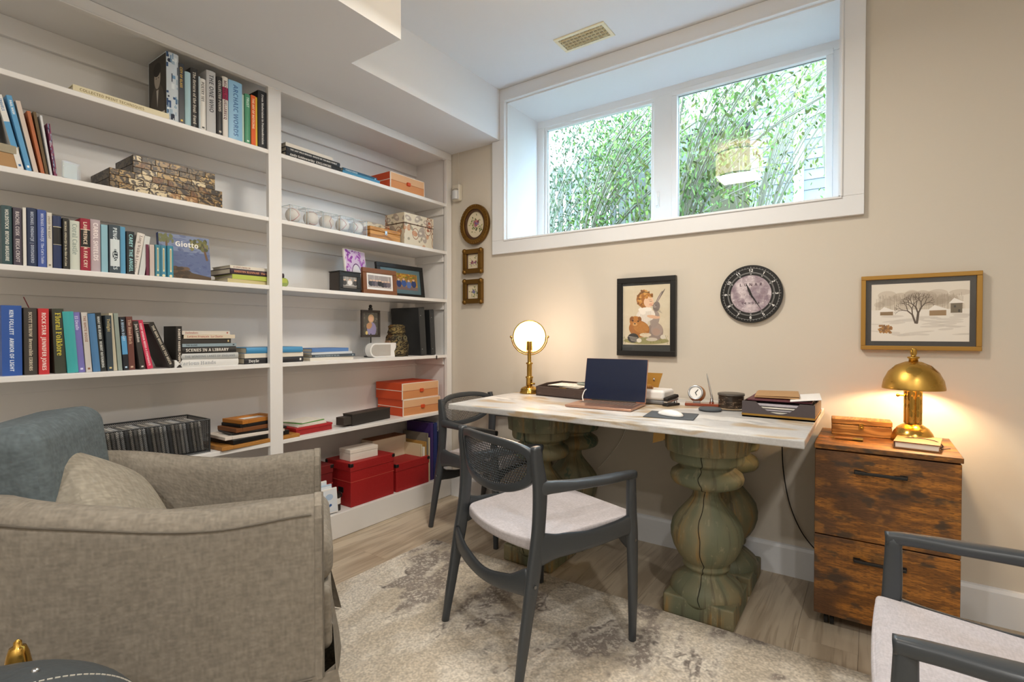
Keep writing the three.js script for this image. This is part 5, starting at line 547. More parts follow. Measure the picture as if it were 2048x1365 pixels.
// ---------------------------------------------------------------- slipcovered armchair
{
  const a = thing('slipcovered_armchair', 'low tub armchair in loose grey linen cover before the bookcase', 'armchair', [0.825, RUG, 1.575], -0.593);  // local -z is its front, +x its right
  const HW = 0.275, D0 = 0.50, R = 0.24; // centre line of the U
  const path = []; for (let i = 0; i <= 16; i++) path.push([HW, D0 * i / 16]); for (let i = 1; i <= 12; i++) { const q = i / 12 * PI / 2; path.push([HW - R + R * Math.cos(q), D0 + R * Math.sin(q)]); } for (let i = 1; i < 4; i++) path.push([(HW - R) * (1 - i / 2), D0 + R]); for (let i = 0; i <= 12; i++) { const q = i / 12 * PI / 2; path.push([-(HW - R) - R * Math.sin(q), D0 + R * Math.cos(q)]); } for (let i = 15; i >= 0; i--) path.push([-HW, D0 * i / 16]);
  const top = z => 0.622 - 0.012 * sm(0, 0.2, z) + 0.075 * sm(0.18, 0.74, z);
  const rings = [], seamTop = [], seamLow = [], N = path.length;
  path.forEach(([x, z], i) => { const p = path[Math.max(0, i - 1)], q = path[Math.min(N - 1, i + 1)], tx = q[0] - p[0], tz = q[1] - p[1], l = Math.hypot(tx, tz), nx = tz / l, nzv = -tx / l; const T = top(z), W = 0.052, w2 = 0.5 + 0.5 * Math.sin(i * 1.7); const ring = []; const add = (o, y, wob = 0) => { const k = o + wob * 0.005 * Math.sin(i * 0.9 + y * 17); ring.push(V3(x + nx * k, y, z + nzv * k)); };
    add(W + 0.020, 0.19); add(W + 0.016, 0.26, 1); add(W + 0.012, 0.36, 1); add(W + 0.008, 0.46, 1); add(W + 0.004, T - 0.075, 0.6); add(W + 0.002, T - 0.045); add(W * 0.80, T - 0.018); add(W * 0.45, T - 0.004); add(0, T); add(-W * 0.45, T - 0.004); add(-W * 0.80, T - 0.018); add(-W, T - 0.045); add(-W, T - 0.10); add(-W, 0.44); add(-W, 0.34);
    rings.push(ring); seamTop.push(ring[5].clone().add(V3(nx * 0.001, 0.012, nzv * 0.001))); seamLow.push(ring[0].clone().add(V3(nx * 0.002, 0.002, nzv * 0.002))); });
  const endCap = r => { const c = r.map(p => p.clone()); return c; }; const f0 = rings[0].map(p => V3(p.x * 0.985 + 0.004, p.y, -0.012)), f1 = rings[N - 1].map(p => V3(p.x * 0.985 - 0.004, p.y, -0.012));
  const body = loft([f0, ...rings, f1], false); part('body', body, M.linen, a).material = Object.assign(M.linen.clone(), { side: THREE.DoubleSide });
  // arm fronts
  for (const s of [1, -1]) { const r = (s > 0 ? f0 : f1), sh2 = new THREE.Shape(r.map(p => new THREE.Vector2(p.x, p.y))); part('arm_front', boxUV(new THREE.ExtrudeGeometry(sh2, { depth: 0.012, bevelEnabled: true, bevelSize: 0.003, bevelThickness: 0.004, bevelSegments: 2 }).translate(0, 0, -0.022)), M.linen, a); part('piping', tube(r.map(p => [p.x, p.y, -0.026]), 0.0028, 60, 6), M.linen, a); }
  part('piping', tube(seamTop.map(p => [p.x, p.y, p.z]), 0.0028, 140, 6), M.linen, a);
  // skirt with kick pleats
  const sk = []; [...Array(3)].forEach(() => 0); const skP = [[-HW + 0.02, -0.075], ...[]]; const loopPts = seamLow.map(p => [p.x, p.z]); const allP = [...loopPts, ...[...Array(9)].map((_, i) => [lerp(-HW - 0.06, HW + 0.06, i / 8), -0.055])]; const M2 = allP.length, skr = []; for (let i = 0; i <= M2; i++) { const p = allP[i % M2], q = allP[(i + 1) % M2], o = allP[(i + M2 - 1) % M2], tx = q[0] - o[0], tz = q[1] - o[1], l = Math.hypot(tx, tz) || 1, nx = tz / l, nq = -tx / l, fl = 0.020 + 0.012 * Math.sin(i * 1.3); skr.push([V3(p[0], 0.195, p[1]), V3(p[0] + nx * fl * 0.4, 0.13, p[1] + nq * fl * 0.4), V3(p[0] + nx * fl * 0.8, 0.06, p[1] + nq * fl * 0.8), V3(p[0] + nx * fl, 0.004, p[1] + nq * fl)]); } part('skirt', loft(skr, false), Object.assign(M.linen.clone(), { side: THREE.DoubleSide }), a); part('skirt_seam', tube(seamLow.map(p => [p.x, p.y, p.z]), 0.0028, 140, 6), M.linen, a);
  for (const s of [1, -1]) part('pleat', loft([[V3(s * 0.335, 0.195, 0.02), V3(s * 0.352, 0.004, 0.05)], [V3(s * 0.338, 0.195, -0.03), V3(s * 0.385, 0.004, -0.035)], [V3(s * 0.31, 0.195, -0.056), V3(s * 0.335, 0.004, -0.10)]], false), Object.assign(M.linen.clone(), { side: THREE.DoubleSide }), a);
  part('front_panel', boxUV(rbox2(-HW + 0.03, HW - 0.03, 0.19, 0.36, -0.05, 0.02, 0.02, 4)), M.linen, a); part('seat_deck', boxUV(box2(-HW + 0.04, HW - 0.04, 0.19, 0.35, 0.0, 0.68)), M.linen, a);
  const sc = rbox(0.45, 0.14, 0.56, 0.05, 5); part('seat_cushion', boxUV(sc.translate(0, 0.42, 0.225)), M.linen, a);
  const bc = pillow(0.44, 0.40, 0.24, 16, 4); part('back_cushion', boxUV(rbox(0.43, 0.36, 0.19, 0.055, 5)).rotateX(0.12).translate(0, 0.640, 0.655), M.linenBlue, a).userData.label = 'slate blue linen back cushion'; part('cushion_piping', tube([[0.210, 0.50, 0.735], [0.212, 0.65, 0.752], [0.208, 0.79, 0.768], [0.198, 0.815, 0.75]], 0.003, 30, 6), M.linenBlue, a);
  for (const [x, z] of [[0.25, 0.06], [-0.25, 0.06], [0.24, 0.66], [-0.24, 0.66]]) part('leg', cyl(0.02, 0.016, 0.19, 14, x, 0.095, z), M.darkWood, a);
  const p = solo('throw_pillow', pillow(0.36, 0.36, 0.15, 20, 2.4).rotateZ(0.7).rotateX(0.72), M.linenSand, 'sandy grey throw pillow leaning on the blue back cushion', 'pillow', [0.825 + 0.0, 0, 1.575], -0.593);
  const lc = V3(0.03, 0.565 + RUG, 0.50).applyAxisAngle(V3(0, 1, 0), -0.593); p.position.add(lc);
}
// ---------------------------------------------------------------- leather stool at the lower left
{
  const s = thing('leather_stool', 'round dark grey leather stool with pale stitching beside the armchair', 'stool', [1.14, RUG, 2.36], 0);
  const g = new THREE.SphereGeometry(0.225, 40, 24); { const q = g.attributes.position; for (let i = 0; i < q.count; i++) { const y = q.getY(i); q.setY(i, y > 0 ? y * 0.62 : y * 0.45); } g.computeVertexNormals(); } part('cushion', g.translate(0, 0.36, 0), M.leather, s);
  const st = []; for (let i = 0; i < 50; i++) { const t = -1.2 + 2.4 * i / 50, x = 0.02, R = Math.sqrt(0.225 ** 2 - x * x), z = R * Math.sin(t), y = R * 0.62 * Math.cos(t); st.push(rot(box(0.0016, 0.0016, 0.0068), Math.atan(0.62 * Math.tan(t)), 0, 0).translate(x, 0.3604 + y, z)); } part('stitching', merge(st), std('#d9d4c8', 0.8), s);
  part('base', merge([cyl(0.18, 0.16, 0.28, 32, 0, 0.14, 0)]), M.darkWood, s); part('stud', sph(0.006, -0.02, 0.36 + 0.128, -0.085, 12), M.steel, s);
  const f = thing('brass_bell', 'small brass bell shaped fitting standing on the leather stool', 'bell', [0.958, 0.428, 2.264], 0); part('body', lathe([[0.006, 0.0], [0.020, 0.0], [0.022, 0.004], [0.016, 0.040], [0.012, 0.052], [0.006, 0.054], [0.006, 0.062], [0.001, 0.066]], 24), M.brass, f); part('clapper', sph(0.006, 0, 0.002, 0, 10), M.whitePlastic, f);
}
// ---------------------------------------------------------------- things on the desk
const DT = 0.7405;
{ // tilting disc lamp
  const l = thing('disc_desk_lamp', 'brass candlestick lamp with round white reflector on the desk', 'lamp', [0.775, DT, 0.275], 0.55);
  part('base', lathe([[0, 0], [0.050, 0], [0.050, 0.006], [0.046, 0.012], [0.047, 0.018], [0.040, 0.028], [0.022, 0.036], [0.016, 0.040], [0, 0.041]], 40), M.brass, l); part('stem', lathe([[0, 0.04], [0.0165, 0.04], [0.0165, 0.078], [0.020, 0.080], [0.020, 0.086], [0.013, 0.088], [0.013, 0.150], [0.018, 0.152], [0.018, 0.158], [0.010, 0.160], [0.010, 0.200], [0.008, 0.205], [0.008, 0.222], [0.016, 0.224], [0.016, 0.268], [0.012, 0.270], [0, 0.270]], 28), M.brass, l); part('key', merge([cyl(0.003, 0.003, 0.02, 8).rotateZ(PI / 2).translate(0.014, 0.05, 0.012), sph(0.006, 0.024, 0.05, 0.012, 10)]), M.brassDark, l);
  const disc = lathe([[0, -0.024], [0.03, -0.022], [0.06, -0.014], [0.080, -0.002], [0.082, 0]], 40).rotateX(PI / 2).translate(0, 0.292, -0.005); part('reflector', disc, new THREE.MeshStandardMaterial({ color: '#f4efe4', roughness: 0.35, side: THREE.DoubleSide, emissive: new THREE.Color().setRGB(1, 0.88, 0.68), emissiveIntensity: 0.25 }), l);
  part('rim', new THREE.TorusGeometry(0.083, 0.004, 10, 48).translate(0, 0.292, -0.005), M.brass, l); part('yoke', new THREE.TorusGeometry(0.093, 0.0028, 8, 32, PI).rotateZ(PI).translate(0, 0.292, -0.005), M.brassDark, l); for (const s of [-1, 1]) part('pivot_knob', sph(0.0065, s * 0.096, 0.292, -0.005, 12), M.brass, l);
  part('bulb', lathe([[0, 0.268], [0.010, 0.270], [0.012, 0.285], [0.011, 0.305], [0.006, 0.322], [0, 0.328]], 20), new THREE.MeshStandardMaterial({ color: '#fff4dc', emissive: new THREE.Color().setRGB(1, 0.8, 0.5), emissiveIntensity: 5 }), l);
  const pl = new THREE.PointLight(new THREE.Color().setRGB(1, 0.74, 0.54), 0.14, 0, 2); pl.position.set(0.775 + 0.012, DT + 0.30, 0.275 + 0.01); pl.shadow.radius = 0.6; pl.castShadow = true; pl.name = 'desk_lamp_bulb'; scene.add(pl);
}
{ // left tray with papers
  const t = thing('desk_tray', 'brown leather paper tray with angled sides, calculator and papers', 'tray', [1.03, DT, 0.245], -0.12); const w = 0.33, d = 0.22, h = 0.058, T = 0.005; part('bottom', box2(-w / 2, w / 2, 0, T, -d / 2, d / 2), M.brownLeather, t); part('front_wall', rbox2(-w / 2, w / 2, 0, h * 0.8, d / 2 - T, d / 2, 0.002), M.brownLeather, t); part('back_wall', rbox2(-w / 2, w / 2, 0, h, -d / 2, -d / 2 + T, 0.002), M.brownLeather, t); for (const s of [-1, 1]) { const q = new THREE.Shape([[0, 0], [d, 0], [d, h * 0.8], [d * 0.6, h], [0, h]].map(p => new THREE.Vector2(...p))); part('side_wall', new THREE.ExtrudeGeometry(q, { depth: T, bevelEnabled: false }).rotateY(-PI / 2).translate(s * w / 2 + (s > 0 ? 0 : T), 0, -d / 2), M.brownLeather, t); } part('gold_trim', merge([box2(-0.02, 0.02, h * 0.8, h * 0.8 + 0.002, d / 2 - T, d / 2 + 0.0005)]), M.gold, t);
  for (let i = 0; i < 4; i++) solo('paper_sheet', artBox(box(0.20, 0.0015, 0.14), 'letters', 2.2), artM, 'white paper lying in the brown desk tray', 'paper', [1.01, DT + 0.047 + i * 0.002, 0.245], -0.12 + (i - 1.5) * 0.08, 'papers in the brown tray');
  const c = thing('calculator', 'grey green pocket calculator on papers in the brown tray', 'calculator', [1.10, DT + 0.056, 0.22], -0.2); part('body', rbox(0.12, 0.010, 0.075, 0.003).translate(0, 0.005, 0), std('#8f9a94', 0.5), c); for (let i = 0; i < 5; i++) for (let j = 0; j < 3; j++) part('key', rbox(0.012, 0.004, 0.010, 0.001).translate(-0.04 + i * 0.020, 0.011, -0.005 + j * 0.016), std('#5f6a66', 0.5), c); part('display', box(0.09, 0.001, 0.018).translate(0, 0.0105, -0.024), std('#3c4640', 0.2), c);
}
{ // laptop
  const l = thing('laptop', 'rose gold laptop open on the marble desk with dark screen', 'laptop', [1.312, DT, 0.60], 0.075); const W = 0.286, D = 0.205; part('base', rbox(W, 0.010, D, 0.004, 3).translate(0, 0.006, -D / 2), M.roseGold, l); part('keyboard', pic('keyboard', W * 0.86, D * 0.44).rotateX(-PI / 2).translate(0, 0.0113, -D * 0.66), artM, l); part('trackpad', rbox(0.10, 0.0006, 0.062, 0.0003).translate(0, 0.0112, -0.040), std('#c59a84', 0.3, { metalness: 0.7 }), l); const lid = grp('lid', l); lid.position.set(0, 0.011, -D + 0.004); lid.rotation.x = -0.22; part('shell', rbox(W, 0.19, 0.006, 0.003, 3).translate(0, 0.095, -0.003), M.roseGold, lid); part('screen', rbox(W * 0.985, 0.186, 0.001, 0.0005).translate(0, 0.0955, 0.0006), phys('#16213c', 0.10, { clearcoat: 1, clearcoatRoughness: 0.05 }), lid); part('hinge', rot(cyl(0.004, 0.004, W * 0.7, 12), 0, 0, PI / 2).translate(0, 0.001, 0), M.black, lid);
  solo('charging_cable', tube([[1.186, DT + 0.008, 0.47], [1.162, DT + 0.03, 0.43], [1.165, DT + 0.055, 0.40], [1.19, DT + 0.03, 0.36], [1.22, DT + 0.004, 0.30], [1.26, DT + 0.003, 0.1]], 0.0022, 60, 6), M.whitePlastic, 'white charging cable curving up beside the laptop', 'cable');
}
{ const g = thing('letter_holder', 'gold letter holder behind the laptop', 'letter holder', [1.352, DT, 0.19], 0); const sh = new THREE.Shape(); sh.moveTo(-0.06, 0); sh.lineTo(0.055, 0); sh.quadraticCurveTo(0.062, 0.06, 0.085, 0.125); sh.lineTo(-0.06, 0.125); part('back_plate', new THREE.ExtrudeGeometry(sh, { depth: 0.004, bevelEnabled: false }).translate(0, 0, -0.03), std('#c99a4c', 0.4, { metalness: 0.4 }), g); part('front_plate', rbox2(-0.06, 0.045, 0, 0.075, 0.016, 0.020, 0.001), std('#c99a4c', 0.4, { metalness: 0.4 }), g); part('bottom', box2(-0.06, 0.055, 0, 0.004, -0.03, 0.02), M.gold, g); part('emblem', merge([sph(0.005, 0.045, 0.095, -0.024, 10), rbox(0.008, 0.014, 0.003, 0.001).translate(0.045, 0.095, -0.024)]), M.steel, g); }
{ const g = thing('desk_printer', 'white rounded desk box on a grey base beside the laptop', 'device', [1.442, DT, 0.262], -0.05); part('base', rbox(0.115, 0.018, 0.12, 0.008, 3).translate(0, 0.010, 0), M.greyPlastic, g); part('cover', rbox(0.120, 0.045, 0.125, 0.014, 4).translate(0, 0.0405, 0), M.whitePlastic, g); part('pencil_knob', rot(cyl(0.007, 0.007, 0.045, 14), 0, 0, PI / 2).translate(-0.03, 0.070, 0.02), M.oak, g); }
{ const g = thing('stapler', 'small black and silver stapler on the marble desk', 'stapler', [1.525, DT, 0.315], -0.35); part('base', rbox(0.030, 0.010, 0.085, 0.004).translate(0, 0.005, 0), M.black, g); part('arm', rbox(0.024, 0.016, 0.080, 0.006, 3).rotateX(0.16).translate(0, 0.034, 0), M.black, g); part('magazine', rbox(0.018, 0.008, 0.078, 0.002).rotateX(0.12).translate(0, 0.022, 0), M.chrome, g); part('spring_post', cyl(0.007, 0.007, 0.03, 12, 0, 0.02, -0.03), M.chrome, g); }
{ const m = solo('mouse_pad', boxUV(rbox(0.178, 0.003, 0.155, 0.0014)), M.slate, 'dark grey mouse pad under the white mouse', 'mouse pad', [1.612, DT + 0.0015, 0.585], 0.14);
  const g = thing('computer_mouse', 'low white wireless mouse on the dark grey pad', 'mouse', [1.612, DT + 0.0032, 0.595], 1.15); const b = new THREE.SphereGeometry(1, 28, 14, 0, 2 * PI, 0, PI / 2); b.scale(0.030, 0.020, 0.056); part('shell', b.translate(0, 0.002, 0), phys('#eceded', 0.25, { clearcoat: 0.6 }), g); part('base', cyl(1, 1, 0.003, 28).scale(0.029, 1, 0.055).translate(0, 0.0017, 0), M.steel, g); }
{ const g = thing('wireless_charger', 'flat round grey charging puck with a cable', 'charger', [1.700, DT, 0.372], 0); part('puck', lathe([[0, 0], [0.038, 0], [0.044, 0.004], [0.044, 0.008], [0.040, 0.012], [0, 0.0125]], 36), M.slate, g); part('cable', tube([[0.04, 0.005, -0.01], [0.075, 0.003, -0.03], [0.10, 0.003, -0.04], [0.125, 0.003, -0.07], [0.13, 0.003, -0.12]], 0.002, 30, 6), M.rubber, g); }
{ const g = thing('pen_stand_clock', 'small wooden desk clock on a glossy wooden pen stand', 'clock', [1.632, DT, 0.238], 0.25); part('plinth', rbox(0.135, 0.012, 0.060, 0.003).translate(0, 0.006, 0), phys('#8a3a1c', 0.2, { clearcoat: 0.8 }), g); const c = grp('clock', g); c.position.set(-0.022, 0.052, -0.005); c.rotation.set(-0.25, -0.15, 0); part('case', rot(cyl(0.032, 0.036, 0.034, 32), PI / 2, 0, 0), M.amberWood, c); part('bezel', new THREE.TorusGeometry(0.028, 0.004, 10, 32).translate(0, 0, 0.018), M.steel, c); part('dial', rot(cyl(0.026, 0.026, 0.002, 32), PI / 2, 0, 0).translate(0, 0, 0.017), M.paperWhite, c); part('hands', merge([box(0.003, 0.018, 0.001).rotateZ(-0.7).translate(0.005, 0.006, 0.0188), box(0.003, 0.014, 0.001).rotateZ(0.5).translate(0.002, -0.006, 0.0188)]), M.black, c); part('foot', rbox(0.03, 0.010, 0.02, 0.002).translate(-0.02, 0.016, -0.004), M.steel, g); part('pen_socket', lathe([[0, 0.012], [0.010, 0.012], [0.007, 0.022], [0.005, 0.034], [0, 0.034]], 16).translate(0.040, 0, 0), M.chrome, g); solo('desk_pen', rot(merge([cyl(0.004, 0.0045, 0.06, 12, 0, 0.03, 0), cyl(0.003, 0.004, 0.035, 12, 0, 0.0775, 0), cyl(0.001, 0.003, 0.02, 12, 0, 0.105, 0)]), -0.10, 0, 0.24), M.chrome, 'silver pen standing in the wooden pen stand', 'pen', [1.674, DT + 0.026, 0.228]); }
{ const g = thing('marble_jar', 'round brown marble jar with flat lid', 'jar', [1.748, DT, 0.225], 0); part('body', (() => { const q = cyl(0.050, 0.050, 0.050, 44, 0, 0.025, 0); return q; })(), M.darkMarble, g); part('lid', lathe([[0, 0.0505], [0.052, 0.0505], [0.053, 0.054], [0.052, 0.060], [0, 0.061]], 44), std('#4d4742', 0.35), g); }
{ // right tray
  const t = thing('letter_tray', 'dark leather letter tray with scooped front full of papers', 'tray', [1.950, DT, 0.305], 0.0); const w = 0.236, d = 0.275, h = 0.058, T = 0.005; const f = new THREE.Shape(); f.moveTo(-w / 2, 0); f.lineTo(w / 2, 0); f.lineTo(w / 2, h); f.lineTo(w * 0.30, h); f.quadraticCurveTo(w * 0.2, h * 0.35, w * 0.03, h * 0.30); f.quadraticCurveTo(-w * 0.18, h * 0.35, -w * 0.30, h); f.lineTo(-w / 2, h); part('front_wall', new THREE.ExtrudeGeometry(f, { depth: T, bevelEnabled: false }).translate(0, 0, d / 2 - T), std('#4b4346', 0.5, { bumpMap: leatherBump, bumpScale: 0.0006 }), t); for (const s of [-1, 1]) part('side_wall', rbox2(s > 0 ? w / 2 - T : -w / 2, s > 0 ? w / 2 : -w / 2 + T, 0, h, -d / 2, d / 2 - T, 0.001), s > 0 ? std('#6d5c4c', 0.55) : M.brownLeather, t); part('back_wall', rbox2(-w / 2, w / 2, 0, h, -d / 2, -d / 2 + T, 0.001), M.brownLeather, t); part('bottom', box2(-w / 2, w / 2, 0, T, -d / 2, d / 2), M.brownLeather, t); part('gold_band', merge([box2(-w / 2 - 0.001, w / 2 + 0.001, 0.006, 0.013, d / 2 - 0.001, d / 2 + 0.001), box2(w / 2 - 0.001, w / 2 + 0.001, 0.006, 0.013, -d / 2, d / 2)]), M.gold, t);
  for (let i = 0; i < 5; i++) solo('paper_sheet', box(0.205, 0.005, 0.245), i % 2 ? M.paper : std('#b9b4bc', 0.7), (i % 2 ? 'cream paper' : 'lilac grey paper') + ' stacked in the dark letter tray', 'paper', [1.948 + (i % 2) * 0.004, DT + 0.010 + i * 0.0085, 0.300], (i % 3 - 1) * 0.02, 'papers in the letter tray'); solo('document_folder', rbox(0.215, 0.006, 0.24, 0.002), M.maroon, 'maroon folder on top of the letter tray', 'folder', [1.945, DT + 0.059, 0.275], 0.03); solo('white_envelope', rbox(0.10, 0.003, 0.22, 0.001).rotateZ(0.12), M.paperWhite, 'white envelope sticking out of the letter tray', 'envelope', [2.025, DT + 0.068, 0.29], 0.1); solo('kraft_envelope', merge([rbox(0.150, 0.006, 0.20, 0.002), rbox(0.146, 0.004, 0.196, 0.002).rotateZ(0.02).translate(0.003, 0.006, 0.002)]), M.kraft, 'brown kraft envelope on top of the maroon folder', 'envelope', [1.925, DT + 0.068, 0.265], 0.12);
}
// ---------------------------------------------------------------- on the cabinet
const CT = 0.6595;
{ const l = thing('mushroom_lamp', 'brass mushroom lamp with domed shade on the cabinet', 'lamp', [2.352, CT, 0.158]);
  part('base', lathe([[0, 0], [0.064, 0], [0.064, 0.012], [0.058, 0.032], [0.046, 0.050], [0.028, 0.063], [0.012, 0.068], [0, 0.069]], 44), M.brass, l); part('column', merge([0, 1, 2, 3].map(k => cyl(0.0135, 0.0135, 0.125, 20, 0.0145 * Math.cos(k * PI / 2 + 0.4), 0.128, 0.0145 * Math.sin(k * PI / 2 + 0.4)))), M.brass, l); part('switch_key', merge([rot(cyl(0.003, 0.003, 0.018, 10), 0, 0, PI / 2).translate(-0.033, 0.165, 0.005), sph(0.006, -0.044, 0.165, 0.005, 12)]), M.brass, l);
  part('shade', lathe([[0.0925, 0.190], [0.0925, 0.196], [0.088, 0.222], [0.074, 0.252], [0.052, 0.275], [0.024, 0.288], [0.012, 0.290], [0.012, 0.288], [0.024, 0.286], [0.051, 0.273], [0.072, 0.250], [0.086, 0.221], [0.0905, 0.196], [0.0905, 0.190], [0.0925, 0.190]], 52), M.brass, l); part('finial', lathe([[0, 0.288], [0.014, 0.288], [0.014, 0.300], [0.018, 0.301], [0.018, 0.306], [0.008, 0.308], [0.008, 0.314], [0.010, 0.315], [0.010, 0.334], [0.007, 0.337], [0, 0.337]], 24), M.brass, l);
  part('bulb', sph(0.020, 0.035, 0.232, 0.0, 16), new THREE.MeshStandardMaterial({ color: '#fff4dc', emissive: new THREE.Color().setRGB(1, 0.8, 0.5), emissiveIntensity: 6 }), l);
  const pl = new THREE.PointLight(new THREE.Color().setRGB(1, 0.74, 0.46), 0.42, 0, 2); pl.position.set(2.352 + 0.035, CT + 0.232, 0.158); pl.shadow.radius = 0.8; pl.castShadow = true; pl.name = 'mushroom_lamp_bulb'; scene.add(pl); }
hingedBox('wooden_box', 'olive wood box with small brass clasp on the cabinet', [2.198, CT, 0.158], PI / 2 * -1 + 0.08, 0.19, 0.062, 0.075, M.oak, M.brass).rotation.y = -PI / 2 + 0.06;
{ const n = thing('leather_notebook', 'tan leather notebook tied with a dark cord on the cabinet', 'notebook', [2.362, CT, 0.255], -0.12); part('pages', rbox(0.116, 0.018, 0.150, 0.002).translate(0, 0.012, 0), M.paper, n); part('cover', merge([rbox(0.124, 0.003, 0.158, 0.0012).translate(0, 0.0015, 0), rbox(0.124, 0.003, 0.158, 0.0012).translate(0, 0.0225, 0), rbox(0.003, 0.022, 0.158, 0.001).translate(-0.061, 0.012, 0)]), M.tanLeather, n); part('cord', tube([[-0.064, 0.012, -0.02], [-0.03, 0.0252, -0.01], [0.05, 0.0252, 0.01], [0.067, 0.012, 0.02], [0.05, 0.001, 0.02], [0.085, 0.004, 0.0]], 0.0016, 40, 6), M.darkWood, n); }
{ const p = thing('fountain_pen', 'amber fountain pen lying on the cabinet top', 'pen', [2.158, CT + 0.0055, 0.268], 0.05); part('barrel', rot(cyl(0.0045, 0.0055, 0.06, 14), 0, 0, PI / 2).translate(-0.01, 0, 0), M.amberWood, p); part('cap', rot(cyl(0.006, 0.006, 0.03, 14), 0, 0, PI / 2).translate(0.032, 0, 0), M.gold, p); part('nib', rot(cyl(0.0005, 0.003, 0.018, 10), 0, 0, PI / 2).translate(-0.05, 0, 0), M.gold, p); part('clip', rbox(0.026, 0.001, 0.002, 0.0004).translate(0.034, 0.007, 0), M.chrome, p); }
// ---------------------------------------------------------------- on the wall
function wallPic(label, x0, x1, y0, y1, t, mat, mat2, image, m, dy = 0) { const f = thing('framed_picture', label, 'picture', [(x0 + x1) / 2, y0, 0.026], 0); const w = x1 - x0, h = y1 - y0; part('frame', frameGeo(w, h, t, 0.024), mat, f); part('mat', box2(-w / 2 + t * 0.8, w / 2 - t * 0.8, t * 0.8, h - t * 0.8, -0.02, -0.012), mat2, f); part('print', pic(image, w - 2 * t - 2 * m[0], h - 2 * t - 2 * m[1]).translate(0, h / 2 + dy, -0.0112), artM, f); part('glazing', box2(-w / 2 + t * 0.8, w / 2 - t * 0.8, t * 0.8, h - t * 0.8, -0.008, -0.0072), phys('#ffffff', 0.03, { transmission: 1, thickness: 0, ior: 1.45 }), f); return f; }
wallPic('nursery print of a child hugging a rabbit in dark frame', 1.150, 1.452, 0.937, 1.332, 0.026, M.black, std('#34383a', 0.7), 'child', [0.004, 0.022], 0.008);
wallPic('winter farm print in gold frame above the brass lamp', 2.192, 2.554, 0.986, 1.277, 0.016, std('#a8803c', 0.42, { metalness: 0.5 }), std('#2e2e30', 0.7), 'winter', [0.018, 0.018]);
{ const c = thing('moon_wall_clock', 'round black wall clock with a moon photo dial', 'clock', [1.784, 1.226, 0.004]); part('disc', rot(cyl(0.129, 0.129, 0.012, 64), PI / 2, 0, 0).translate(0, 0, 0.006), M.black, c); const g = new THREE.CircleGeometry(0.1275, 64), r = artRects.clock, a = g.attributes.uv; for (let i = 0; i < a.count; i++) a.setXY(i, r[0] + a.getX(i) * r[2], r[1] + a.getY(i) * r[3]); part('dial', g.translate(0, 0, 0.0126), artGloss, c); const hand = (L, w, ang, z) => { const s = new THREE.Shape([[-w * 0.4, -0.018], [w * 0.4, -0.018], [w, L * 0.3], [0, L], [-w, L * 0.3]].map(p => new THREE.Vector2(...p))); return new THREE.ExtrudeGeometry(s, { depth: 0.0012, bevelEnabled: false }).rotateZ(-ang).translate(0, 0, z); }; part('hour_hand', hand(0.055, 0.005, -0.38, 0.014), M.black, c); part('minute_hand', hand(0.085, 0.003, 2.58, 0.0155), M.black, c); part('hub', rot(cyl(0.005, 0.005, 0.006, 16), PI / 2, 0, 0).translate(0, 0, 0.016), M.black, c); }
{ const o = thing('oval_needlepoint', 'oval needlepoint of flowers in a carved gilt frame', 'picture', [0.205, 1.727, 0.004]); const ring = (w, h, t, z0, z1) => { const s = new THREE.Shape(); s.absellipse(0, 0, w, h, 0, 2 * PI); const q = new THREE.Path(); q.absellipse(0, 0, w - t, h - t, 0, 2 * PI); s.holes.push(q); return new THREE.ExtrudeGeometry(s, { depth: z1 - z0, bevelEnabled: true, bevelSize: 0.004, bevelThickness: 0.005, bevelSegments: 3, curveSegments: 48 }).translate(0, 0, z0); }; part('outer_frame', ring(0.108, 0.120, 0.022, 0.006, 0.022), M.giltDark, o); part('inner_frame', ring(0.090, 0.102, 0.018, 0.004, 0.012), M.giltBrown, o); const cv = []; for (let i = 0; i < 40; i++) { const q = i / 40 * 2 * PI; cv.push(rbox(0.012, 0.007, 0.008, 0.003).rotateZ(q).translate(0.104 * Math.cos(q), 0.116 * Math.sin(q), 0.027)); } part('carving', merge(cv), M.giltDark, o); const g = pic('needle_oval', 0.148, 0.172); part('needlework', g.translate(0, 0, 0.006), artM, o); }
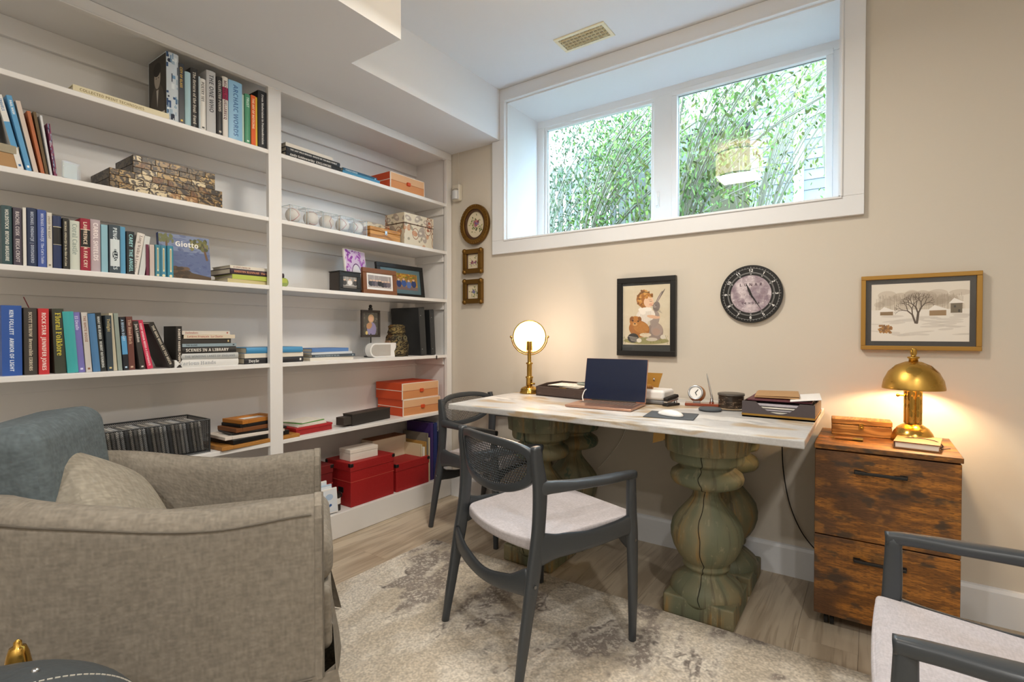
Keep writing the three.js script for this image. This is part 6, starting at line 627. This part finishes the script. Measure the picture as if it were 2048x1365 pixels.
for (const [yb, img, lab] of [[1.425, 'needle_a', 'small needlepoint of dark red flowers in square gilt frame'], [1.237, 'needle_b', 'small needlepoint of blue flowers in square gilt frame']]) { const f = thing('needlepoint_frame', lab, 'picture', [0.190, yb, 0.004], 0); const w = 0.150, h = 0.150; part('frame', frameGeo(w, h, 0.028, 0.026).translate(0, 0, 0.028), M.giltDark, f); part('inner_frame', frameGeo(w - 0.03, h - 0.03, 0.016, 0.012).translate(0, 0.015, 0.018), M.giltBrown, f); const cr = []; for (const [cx, cy] of [[-1, 0], [1, 0], [-1, 1], [1, 1]]) cr.push(sph(0.016, cx * (w / 2 - 0.010), cy * (h - 0.02) + 0.01, 0.020, 12).scale(1, 1, 1)); part('corner_ornament', merge(cr), M.giltDark, f); part('needlework', pic(img, 0.094, 0.094).translate(0, h / 2, 0.010), artM, f); }
{ const s = thing('motion_sensor', 'small white motion sensor on the wall by the bookcase', 'sensor', [0.060, 1.892, 0.0]); part('housing', rbox(0.062, 0.105, 0.034, 0.010, 4).translate(0, 0.0525, 0.018), std('#d8d2c4', 0.5), s); part('lens', rot(new THREE.CylinderGeometry(0.026, 0.026, 0.052, 20, 1, false, 0, PI), 0, -PI / 2, 0).translate(0, 0.034, 0.030), std('#c9ccd0', 0.3), s); part('brow', new THREE.TorusGeometry(0.022, 0.002, 6, 20, PI).scale(1, 0.45, 1).translate(0, 0.066, 0.036), M.greyPlastic, s); part('wire', tube([[0, 0.104, 0.004], [-0.002, 0.20, 0.003], [0, 0.312, 0.003]], 0.0012, 20, 6), M.paper, s); }
// cords and ribbons under the desk
solo('lamp_cord', tube([[1.916, 0.712, 0.075], [1.918, 0.60, 0.06], [1.922, 0.45, 0.03], [1.950, 0.30, 0.022], [2.000, 0.19, 0.02], [2.055, 0.135, 0.024], [2.10, 0.12, 0.02]], 0.0024, 70, 6), M.rubber, 'thin black cord hanging from the desk to behind the cabinet', 'cord');
solo('wall_cable', tube([[1.235, 0.712, 0.02], [1.215, 0.62, 0.012], [1.170, 0.50, 0.010], [1.10, 0.40, 0.010], [1.04, 0.33, 0.010]], 0.0024, 50, 6), M.paper, 'pale cable running down the wall under the desk', 'cable');
solo('woven_ribbon', boxUV(loft([0, 1, 2, 3, 4, 5].map(i => [V3(1.548 - i * 0.002, 0.714 - i * 0.017, 0.585 - i * 0.0015), V3(1.590 - i * 0.001 + 0.003 * Math.sin(i), 0.714 - i * 0.013, 0.590), V3(1.591, 0.7125 - i * 0.013, 0.592), V3(1.549 - i * 0.002, 0.7125 - i * 0.017, 0.587 - i * 0.0015)]), true, true, true)), std('#b08c4c', 0.7, { bumpMap: leatherBump, bumpScale: 0.002 }), 'gold woven ribbon hanging beside the right front pedestal', 'ribbon');
spineTex.needsUpdate = true; artTex.needsUpdate = true;
renderer.render(scene, camera);
